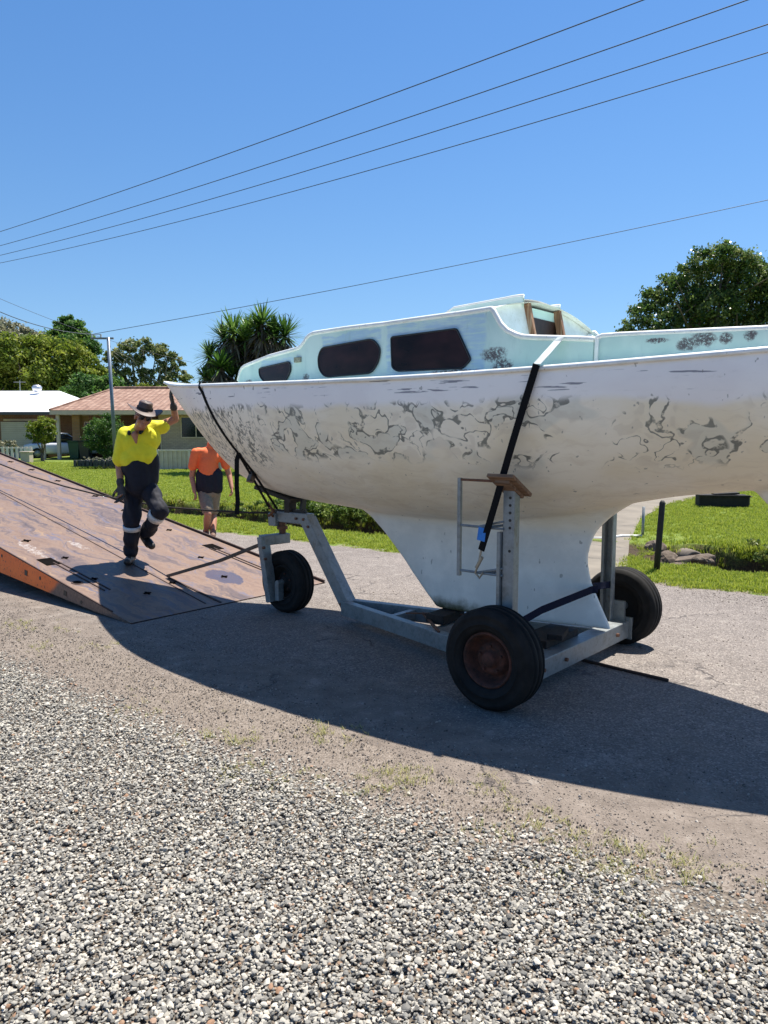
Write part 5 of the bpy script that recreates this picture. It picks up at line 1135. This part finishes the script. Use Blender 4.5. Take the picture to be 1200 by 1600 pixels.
# stone edged flower bed
pl = empty('flower_bed', (at(150, 730, 31).x, 31, -.12), 0, 'small raised flower bed edged with dark stones and pale plants below the round bush', 'flower bed')
mb = MB(); xa, xb = at(121, 730, 30.6).x, at(188, 730, 30.6).x
for k in range(17):
    x = xa + (xb - xa) * k / 16; mb.box((x, 30.4 + .05 * math.sin(k * 2.1), .11), (.10 + .03 * math.sin(k * 5), .12, .24 + .04 * math.sin(k * 3.3)), rz=.2 * math.sin(k))
mb.build('edging', simple('dark_edging_stone', (.05, .055, .06), .8, 0, .5, 9), pl, world=True, bevel=.01)
mb = MB(); mb.box(((xa + xb) / 2, 31.0, .08), (xb - xa - .1, 1.0, .14)); mb.build('soil', simple('dark_soil', (.06, .045, .03), .95, 0, .4, 20), pl, world=True)
bl = [((x, 30.8 + random.uniform(-.15, .3), .46), random.uniform(.10, .17), .9) for x in np.linspace(xa + .15, xb - .15, 10)]
pl.location.z = .12
crown('bed_plants', bl, 2200, .06, L_PALE, pl, shell=.5)
for x in (xa + 1.05, xa + 1.3, xa + 1.55): mb = MB(); mb.lathe([(0, .10), (.1, .13), (.2, .08), (.23, .001)], (x, 30.72, .15), (0, 0, 1), 9, False); mb.build('bed_rock', simple('pale_rock', (.45, .42, .38), .85, 0, .4, 12), pl, world=True)

# ================================================================= ROADSIDE ON THE RIGHT
# concrete path to the neighbour's, draped on the lawn
cpts_ = [G(905, 905), G(938, 850), G(968, 812), G(1010, 790), G(1062, 777), G(1130, 769)]; wd = [1.0, .8, .75, .9, 1.1, 1.3]
mb = MB(); rows = []
for i in range(51):
    t = i / 10; k = min(4, int(t)); f = t - k; p = cpts[k].lerp(cpts[k + 1], f); w_ = wd[k] * (1 - f) + wd[k + 1] * f; d = (cpts[k + 1] - cpts[k]).normalized(); n_ = Vector((-d.y, d.x, 0))
    row = []
    for q in np.linspace(-.5, .5, 5):
        v = p + n_ * w_ * q; s, b = SB(v.x, v.y); row.append(Vector((v.x, v.y, terr(s, b) + .012)))
    rows.append(row)
mb.grid(rows); tag(mb.build('concrete_path', CONC), kind='structure')
def rock(name, c, r, label, m_, sq=.7):
    bm = bmesh.new(); bmesh.ops.create_icosphere(bm, subdivisions=3, radius=r)
    sd = random.random() * 50
    for v in bm.verts: n_ = mnoise.noise(v.co / r * 1.1 + Vector((sd, 0, 0))) + .35 * mnoise.noise(v.co / r * 3 + Vector((sd, 0, 0))); v.co *= 1 + .35 * n_; v.co.z *= sq; v.co.x *= 1.25
    me = bpy.data.meshes.new(name); bm.to_mesh(me); bm.free(); o = link_mesh(name, me, m_, None, False, c); o.rotation_euler = (0, 0, random.uniform(0, 6)); return tag(o, label, 'rock', 'rocks around the drain pipe')
RK = NT('mottled_rock'); _n = RK.noise(RK.co(), 9, 6, .7); RK = RK.fin(RK.ramp(_n, [(.3, (.035, .024, .016)), (.5, (.11, .08, .055)), (.7, (.22, .18, .14))]), .9, 0, _n, .8, .02)
c = G(1042, 868); rock('rock', (c.x, c.y, -.05), .15, 'brown rock lying behind the black post', RK)
c = G(1024, 858); rock('rock', (c.x, c.y, .02), .14, 'rounded tan rock left of the black post', RK)
c = G(1098, 872); rock('rock', (c.x, c.y, -.03), .10, 'small rock right of the drain pipe mouth', RK)
c = G(1062, 876); rock('rock', (c.x, c.y, -.10), .11, 'dark rock low in the ditch before the drain pipe', RK)
cv = G(1080, 866); s_, b_ = SB(cv.x, cv.y); hd = empty('drain_pipe', (cv.x, cv.y, .01), ANG0 + math.pi - R(48), 'broken concrete drain pipe opening into the ditch behind the black post', 'drain pipe')
mb = MB(); mb.lathe([(-.35, .08), (-.35, .115), (.0, .12), (.01, .08)], (0, .05, -.085), (1, 0, 0), 24); mb.build('pipe_mouth', simple('stained_pipe_concrete', (.17, .14, .11), .9, 0, .4, 9), hd, True)
mb = MB(); mb.tube([(-.14, .05, -.085), (-.40, .05, -.085)], .079, 20); mb.v = [(x + .12, y, z) for x, y, z in mb.v]; mb.build('pipe_shade_plug', simple('pipe_darkness', (.008, .007, .006), .95), hd)  # black plug added in the bore for the shade inside
mb = MB(); m = Matrix.Rotation(.12, 3, 'X'); mb.box((.17, -.05, -.09), (.22, .55, .16), M=m); mb.build('headwall', simple('stained_concrete', (.12, .09, .065), .9, 0, .5, 9), hd, bevel=.03)
pp = G(1025, 891); mb = MB(); mb.tube([(pp.x, pp.y, -.15), (pp.x + .02, pp.y, .3), (pp.x + .045, pp.y, .80), (pp.x + .046, pp.y, .83)], [.036, .036, .034, .018], 14); tag(mb.build('bollard', simple('tarred_black_post', (.012, .011, .010), .7, 0, .4, 20), None, True, origin=(pp.x, pp.y, 0)), 'slim black post standing in the grass verge by the drain', 'post')
q = G(1004, 843); mb = MB(); mb.tube([(q.x, q.y, -.05), (q.x, q.y, .50)], .022, 10); tag(mb.build('metal_stake', GALV, None, True, origin=(q.x, q.y, 0)), 'thin grey metal stake at the end of the white pipe', 'stake')
q2 = G(950, 846); mb = MB(); mb.tube([(q2.x - .3, q2.y + .1, .03), (q2.x, q2.y, .045), (q2.x + .25, q2.y + .15, .06), (q.x - .2, q.y - .03, .055), (q.x, q.y, .05)], .026, 10); tag(mb.build('white_pipe', simple('white_pvc', (.62, .62, .58), .5, 0, .1), None, True, origin=(q2.x, q2.y, 0)), 'white pipe lying on the grass beside the concrete path', 'pipe')
cr = at(1128, 778, 16); crt = empty('garden_trough', (cr.x, 16, .06), R(-8), 'long dark timber trough lying on the lawn under the stern', 'trough')
DT = simple('dark_wet_timber', (.016, .013, .012), .85, 0, .5, 12)
mb = MB(); mb.box((0, 0, .13), (.98, .34, .24)); mb.box((0, -.18, .235), (1.02, .03, .04)); mb.build('trough_body', DT, crt, bevel=.01)
mb = MB(); mb.box((.06, -.02, .275), (.50, .24, .03), M=Matrix.Rotation(-.06, 3, 'Y')); mb.build('loose_plank', DT, crt); mb = MB(); mb.box((.50, 0, .14), (.025, .30, .20)); mb.tube([(.53, -.12, .22), (.56, -.12, .22), (.56, .1, .22), (.53, .1, .22)], .012, 6); mb.build('end_board', simple('pale_end_board', (.20, .16, .11), .8, 0, .3, 12), crt)

# ================================================================= PEOPLE
SKIN = simple('sunburnt_skin', (.42, .19, .11), .5, 0, .14, 30, bd=.001)
YEL = simple('fluoro_yellow_shirt', (.80, .75, .02), .7, 0, .06, 30); NAVY = simple('navy_work_cotton', (.004, .0055, .015), .8, 0, .35, 25); REFL = simple('reflective_tape', (.55, .57, .58), .4, .1, .15, 40)
ORS = simple('fluoro_orange_shirt', (.88, .17, .045), .7, 0, .06, 30); KHAKI = simple('khaki_shorts_cloth', (.24, .19, .13), .85, 0, .2, 30); BOOT = simple('dark_leather_boot', (.02, .016, .014), .5, 0, .4, 30); TOE = simple('pale_toe_glint', (.17, .15, .13), .7)
GLOVE = simple('dark_work_glove', (.05, .045, .042), .8, 0, .3, 50); HATM = simple('brown_leather_hat', (.085, .055, .045), .55, 0, .3, 14); HAIR = simple('brown_hair', (.05, .03, .02), .8); BANDM = simple('black_hat_band', (.01, .01, .01), .6)
def hand(wr, tip, side, curl=.4, s=1.0, thumb=1):
    """palm ellipsoid plus four bent fingers and a thumb, swept spheres; side = direction across the knuckles"""
    wr, tip = Vector(wr), Vector(tip); d = (tip - wr).normalized(); sd = Vector(side); sd = (sd - d * sd.dot(d)).normalized(); n_ = d.cross(sd)
    out = []; kn = wr + d * .085 * s
    for i, o_ in enumerate((-.030, -.010, .010, .029)): out.append(('c', wr + sd * o_ * .55 * s, kn + sd * o_ * s, .014 * s, .0125 * s))
    for i, (o_, l) in enumerate(((-.031, .070), (-.0105, .080), (.0105, .075), (.030, .058))):
        a = kn + sd * o_ * s; b = a + (d * math.cos(curl * .6) + n_ * math.sin(curl * .6)) * l * .48 * s; c = b + (d * math.cos(curl * 1.8) + n_ * math.sin(curl * 1.8)) * l * .52 * s
        out += [('c', a, b, .0098 * s, .0088 * s), ('c', b, c, .0088 * s, .0072 * s)]
    t0 = wr + sd * (-.026 * thumb) * s + d * .022 * s; t1 = t0 + (d * .55 - sd * .75 * thumb + n_ * .3) * .042 * s; t2 = t1 + (d * .85 - sd * .25 * thumb + n_ * .35) * .034 * s
    return out + [('c', t0, t1, .013 * s, .0105 * s), ('c', t1, t2, .0105 * s, .0085 * s)]
def head(c, fwd, up=Vector((0, 0, 1)), s=1.0):
    c = Vector(c); f = Vector(fwd).normalized(); u = Vector(up); u = (u - f * u.dot(f)).normalized(); r = f.cross(u); m = Matrix((r, f, u)).transposed()
    P = lambda x, y, z: c + (r * x + f * y + u * z) * s
    return m, P, [('e', P(0, -.008, .035), (.076 * s, .097 * s, .082 * s), m), ('e', P(0, .018, -.035), (.060 * s, .072 * s, .075 * s), m), ('e', P(0, .062, -.088), (.030 * s, .024 * s, .022 * s), m), ('c', P(0, .088, .012), P(0, .112, -.026), .010 * s, .0155 * s),
        ('c', P(-.020, .083, -.058), P(.020, .083, -.058), .010 * s, .010 * s), ('c', P(-.018, .084, -.069), P(.018, .084, -.069), .009 * s, .009 * s), ('c', P(-.03, .085, .028), P(.03, .085, .028), .012 * s, .012 * s),
        ('e', P(.078, -.005, -.01), (.010 * s, .022 * s, .032 * s), m), ('e', P(-.078, -.005, -.01), (.010 * s, .022 * s, .032 * s), m), ('e', P(.042, .052, -.03), (.026 * s, .03 * s, .03 * s), m), ('e', P(-.042, .052, -.03), (.026 * s, .03 * s, .03 * s), m)]
FEET = Vector((-2.69, 8.11, .245))
man = empty('person', FEET, 0, 'man in yellow shirt and brimmed hat on the tray, one hand on the bow', 'person')
Y0 = 8.11
def mp(u, v, dy=0.0): return at(u, v, Y0 + dy) - FEET
hdc = mp(224, 652, -.20); fw = Vector((.42, -.88, -.22)).normalized()
m_, HP, hshapes = head(hdc, fw, Vector((.24, -.05, 1)))
neckb = mp(216, 674, -.02); shL = mp(194, 680, -.08); shR = mp(243, 668, .02)
elL = mp(187, 728, -.02); wrL = mp(188, 756, -.12); haL = mp(190, 775, -.16)
elR = mp(274, 655, .10); wrR = mp(271, 634, .03); haR = mp(266, 614, .02)
skin = hshapes + [('c', neckb, HP(0, -.02, -.06), .062, .055), ('c', shL, elL, .055, .046), ('c', elL, wrL, .045, .031), ('c', shR, elR, .048, .040), ('c', elR, wrR, .040, .029), ('e', mp(215, 715), (.11, .075, .18)), ('c', mp(205, 690), mp(232, 684), .055, .055)]
skin += hand(wrL + (haL - wrL) * .1, haL, (.8, -.5, 0), .6, 1.0, 1) + hand(wrR, haR, (.5, -.85, .0), .25, 1.0, 1)
hipL, hipR = mp(209, 765, .02), mp(232, 764, -.02)
knL, anL = mp(206, 818, -.06), mp(205, 866, .02); knR, anR = mp(250, 797, -.20), mp(226, 835, .12)
skin += [('c', hipL, knL, .09, .06), ('c', knL, anL, .055, .042), ('c', hipR, knR, .09, .06), ('c', knR, anR, .055, .042), ('c', mp(218, 700), mp(218, 750), .11, .10)]
body('body', skin, SKIN, man, .0065, 3)
# shirt: yellow yoke above a navy lower half
ty = [('e', mp(207, 690, -.04), (.165, .125, .16), Matrix.Rotation(.15, 3, 'Y')), ('e', mp(228, 685, .0), (.150, .125, .15)), ('e', mp(217, 706, -.03), (.176, .138, .165)), ('c', mp(206, 716, -.03), mp(226, 712, -.03), .135, .125), ('c', mp(196, 678, -.07), mp(241, 668, .02), .078, .076),
      ('c', mp(195, 682, -.08), mp(187, 718, -.05), .080, .078), ('c', mp(241, 669, .02), mp(255, 667, .06), .072, .070), ('c', neckb + Vector((0, .03, -.03)), neckb + Vector((.01, .02, .02)), .07, .06)]
body('yellow_shirt', ty, YEL, man, .009, 3, .013, 9)
mb = MB(); q_ = neckb + Vector((.012, -.125, -.075)); mb.add([q_ + Vector((-.05, .028, .055)), q_ + Vector((.05, .03, .055)), q_ + Vector((.004, -.012, -.055))], [(0, 1, 2)]); body('neck_opening', [('c', q_ + Vector((-.012, .012, .04)), q_ + Vector((.004, -.006, -.045)), .040, .010)], SKIN, man, .007, 2)
cA, cB = neckb + Vector((-.088, -.02, .030)), neckb + Vector((.078, -.02, .045))
body('shirt_collar', [('c', cA, neckb + Vector((-.04, .07, .065)), .026, .024), ('c', neckb + Vector((-.04, .07, .065)), neckb + Vector((.05, .07, .065)), .024, .024), ('c', cB, neckb + Vector((.05, .07, .065)), .026, .024), ('c', cA, neckb + Vector((-.052, -.135, -.025)), .026, .018), ('c', cB, neckb + Vector((.062, -.135, -.015)), .026, .018)], NAVY, man, .007, 2)
body('navy_shirt_tail', [('e', mp(215, 732, -.02), (.176, .138, .13)), ('c', mp(217, 728, -.02), mp(220, 757, -.01), .150, .158), ('c', mp(236, 718, -.01), mp(236, 750, .0), .085, .08)], NAVY, man, .010, 4, .012, 9)
tr_ = [('e', mp(221, 762, .0), (.168, .140, .12)), ('c', hipL, knL, .106, .084), ('c', knL, anL + Vector((0, 0, .02)), .084, .066), ('c', anL + Vector((0, 0, .06)), anL + Vector((.0, -.01, .03)), .082, .078), ('c', hipR, knR, .106, .086), ('c', knR, anR, .082, .066)]
body('trousers', tr_, NAVY, man, .010, 4, .024, 9)
def band(p, q, f0, f1, r, name='reflective_band'):
    a, b = p.lerp(q, f0), p.lerp(q, f1); ax = (b - a).normalized(); mb = MB(); L = (b - a).length
    mb.lathe([(0, r - .012), (0, r), (L, r * .985), (L, r - .012)], a, ax, 24); o = mb.build(name, REFL, man, True)
    return o
band(knL, anL, .06, .20, .092); band(knR, anR, .10, .28, .092)
def boot(an, toe_, name='boot'):
    d = (toe_ - an); hd_ = Vector((d.x, d.y, 0)).normalized() if Vector((d.x, d.y, 0)).length > .02 else Vector((0, -1, 0)); d = d.normalized(); heel = an - d * .03
    body(name, [('c', an + Vector((0, 0, .02)), an + Vector((0, 0, .02)) - Vector((0, 0, .05)), .058, .05), ('c', heel - Vector((0, 0, .045)), an.lerp(toe_, .6) - Vector((0, 0, .03)), .042, .045), ('c', an.lerp(toe_, .5) - Vector((0, 0, .02)), toe_, .047, .040)], BOOT, man, .008, 3)
t1 = Vector((anL.x + .02, anL.y - .19, .035)); boot(Vector((anL.x, anL.y, .085)), t1)
mb = MB(); mb.lathe([(0, .040), (.015, .038), (.028, .026), (.034, .001)], t1 + Vector((0, .004, .004)), (.1, -1, 0), 16, False); mb.build('toe_glint_cap', TOE, man, True)  # paler cap on the boot tip, a glint put into its colour
boot(anR + Vector((0, 0, .0)), mp(237, 853, .02))
# hat
def hat(P, m, s=1.0):
    u = (P(0, 0, 1) - P(0, 0, 0)).normalized(); r = (P(1, 0, 0) - P(0, 0, 0)).normalized(); f = (P(0, 1, 0) - P(0, 0, 0)).normalized(); c = P(0, -.01, .078)
    mb = MB(); rows = []
    for k in range(15):
        a = k / 14; row = []
        for j in range(41):
            t = 2 * math.pi * j / 40; ct, st = math.cos(t), math.sin(t)
            if a <= .45:
                q = a / .45; rad = .165 - .082 * q; z = .035 * (1 - q) ** 1.6 * abs(ct) ** 2.2 - .030 * (1 - q) ** 1.3 * abs(st) ** 2 - .004
                row.append(c + r * ct * rad * (1.06 if q < 1 else 1) + f * st * rad * (1.10) + u * z)
            elif a <= .8:
                q = (a - .45) / .35; rad = .083 - .012 * q; row.append(c + r * ct * rad * .92 + f * st * rad * 1.12 + u * .082 * q)
            else:
                q = (a - .8) / .2; rad = .071 * (1 - q); dent = -.022 * q * (1 if True else 0); row.append(c + r * ct * rad * .92 + f * st * rad * 1.12 + u * (.082 + .012 * math.sin(q * 3.14) + dent * q))
        rows.append(row)
    mb.grid(rows); o = mb.build('hat', HATM, man, True); so_ = o.modifiers.new('thick', 'SOLIDIFY'); so_.thickness = .005
    mb = MB(); pts_ = [[c + r * math.cos(t) * (.083 + .004) * .93 + f * math.sin(t) * .0875 * 1.12 + u * z for z in (.002, .026)] for t in np.linspace(0, 2 * math.pi, 41)]; mb.grid(pts_); mb.build('hat_band', BANDM, o, True)
hat(HP, m_)
mb = MB()
for x in (-.033, .033): mb.lathe([(0, .026), (.006, .027), (.010, .018), (.011, .001)], HP(x, .094, .012), fw, 16, False)
mb.build('sunglasses', CARG, man, True); mb = MB(); mb.tube([HP(-.076, .02, .02), HP(-.062, .088, .02), HP(0, .108, .022), HP(.062, .088, .02), HP(.076, .02, .02)], .0035, 6); mb.build('glasses_frame', BLACKM, man, True)
body('hair', [('e', HP(0, -.045, .015), (.078, .07, .075), m_)], HAIR, man, .009, 3)
body('glove', hand(wrL + (haL - wrL) * .1, haL, (.8, -.5, 0), .6, 1.36, 1) + [('c', wrL.lerp(elL, .12), wrL, .042, .038)], GLOVE, man, .006, 2)
body('glove', hand(wrR, haR, (.5, -.85, .0), .25, 1.12, 1) + [('c', wrR.lerp(elR, .15), wrR, .040, .036)], GLOVE, man, .006, 2)
# second man, head and shoulders behind the bow
YO = 11.9; F2 = Vector((at(327, 840, YO).x, YO, 0))
mo = empty('person', F2, 0, 'man in orange shirt and khaki shorts walking on the road behind the bow', 'person')
def op(u, v, dy=0.0): return at(u, v, YO + dy) - F2
hc = op(343, 680, -.08); m2_, HP2, hs2 = head(hc, (.35, -.93, -.1))
nb_ = op(330, 698, 0); sL, sR = op(306, 708, -.05), op(349, 712, .05)
eL, wL, hL = op(300, 745, .0), op(304, 768, -.10), op(310, 784, -.16); eR, wR, hR = op(358, 742, .08), op(362, 762, -.04), op(364, 778, -.10)
k1, a1_ = op(325, 803, -.22), op(322, 833, -.05); k2, a2_ = op(333, 803, .10), op(333, 836, -.18)
h1_, h2_ = op(320, 770, -.01), op(334, 770, .02)
sk = hs2 + [('c', nb_, HP2(0, -.02, -.06), .064, .056), ('c', sL, eL, .055, .045), ('c', eL, wL, .044, .031), ('c', sR, eR, .055, .045), ('c', eR, wR, .044, .031), ('c', op(327, 715), op(327, 765), .11, .11), ('c', h1_, k1, .088, .058), ('c', k1, k1.lerp(a1_, .35), .055, .060), ('c', k1.lerp(a1_, .35), a1_, .060, .038), ('c', h2_, k2, .088, .058), ('c', k2, k2.lerp(a2_, .35), .055, .060), ('c', k2.lerp(a2_, .35), a2_, .060, .038)]
sk += hand(wL, hL, (.3, -.9, .2), .8, 1, 1) + hand(wR, hR, (.2, -.9, .2), .8, 1, 1)
body('body', sk, SKIN, mo, .007, 3)
body('orange_shirt', [('e', op(327, 714, 0), (.178, .125, .16)), ('c', op(310, 707, -.04), op(344, 709, .04), .080, .080), ('c', sL, op(302, 728, -.03), .082, .078), ('c', sR, op(353, 726, .05), .080, .076), ('c', op(326, 722), op(326, 737), .152, .158), ('c', nb_, nb_ + Vector((0, 0, .03)), .072, .066)], ORS, mo, .010, 3, .009, 9)
body('navy_shirt_tail', [('c', op(326, 744), op(326, 760), .158, .160), ('c', op(336, 742), op(336, 762), .12, .12), ('c', op(318, 742), op(318, 762), .12, .12)], NAVY, mo, .010, 3, .008, 8)
body('shorts', [('e', op(326, 770), (.165, .13, .09)), ('c', h1_, h1_.lerp(k1, .80), .108, .092), ('c', h2_, h2_.lerp(k2, .80), .108, .090)], KHAKI, mo, .010, 4, .010, 9)
body('hair', [('e', HP2(0, -.02, .045), (.082, .095, .078), m2_)], HAIR, mo, .009, 3)
for a, t in ((a1_, Vector((a1_.x + .03, a1_.y - .17, .045))), (a2_, Vector((a2_.x + .04, a2_.y - .19, .05)))):
    body('shoe', [('c', Vector((a.x, a.y, .09)), Vector((a.x, a.y + .02, .05)), .050, .045), ('c', Vector((a.x, a.y + .02, .048)), t, .043, .040)], simple('brown_work_shoe', (.16, .09, .06), .7), mo, .008, 3)

ra, rb = G(897, 1031), G(1044, 1066); mb = MB(); mb.tube([(ra.x, ra.y, .014), (ra.x * .5 + rb.x * .5, ra.y * .5 + rb.y * .5, .012), (rb.x, rb.y, .014)], .011, 8); tag(mb.build('steel_bar', DKRUST, None, True, origin=(ra.x, ra.y, 0)), 'thin dark steel bar lying on the road behind the axle beam', 'bar')
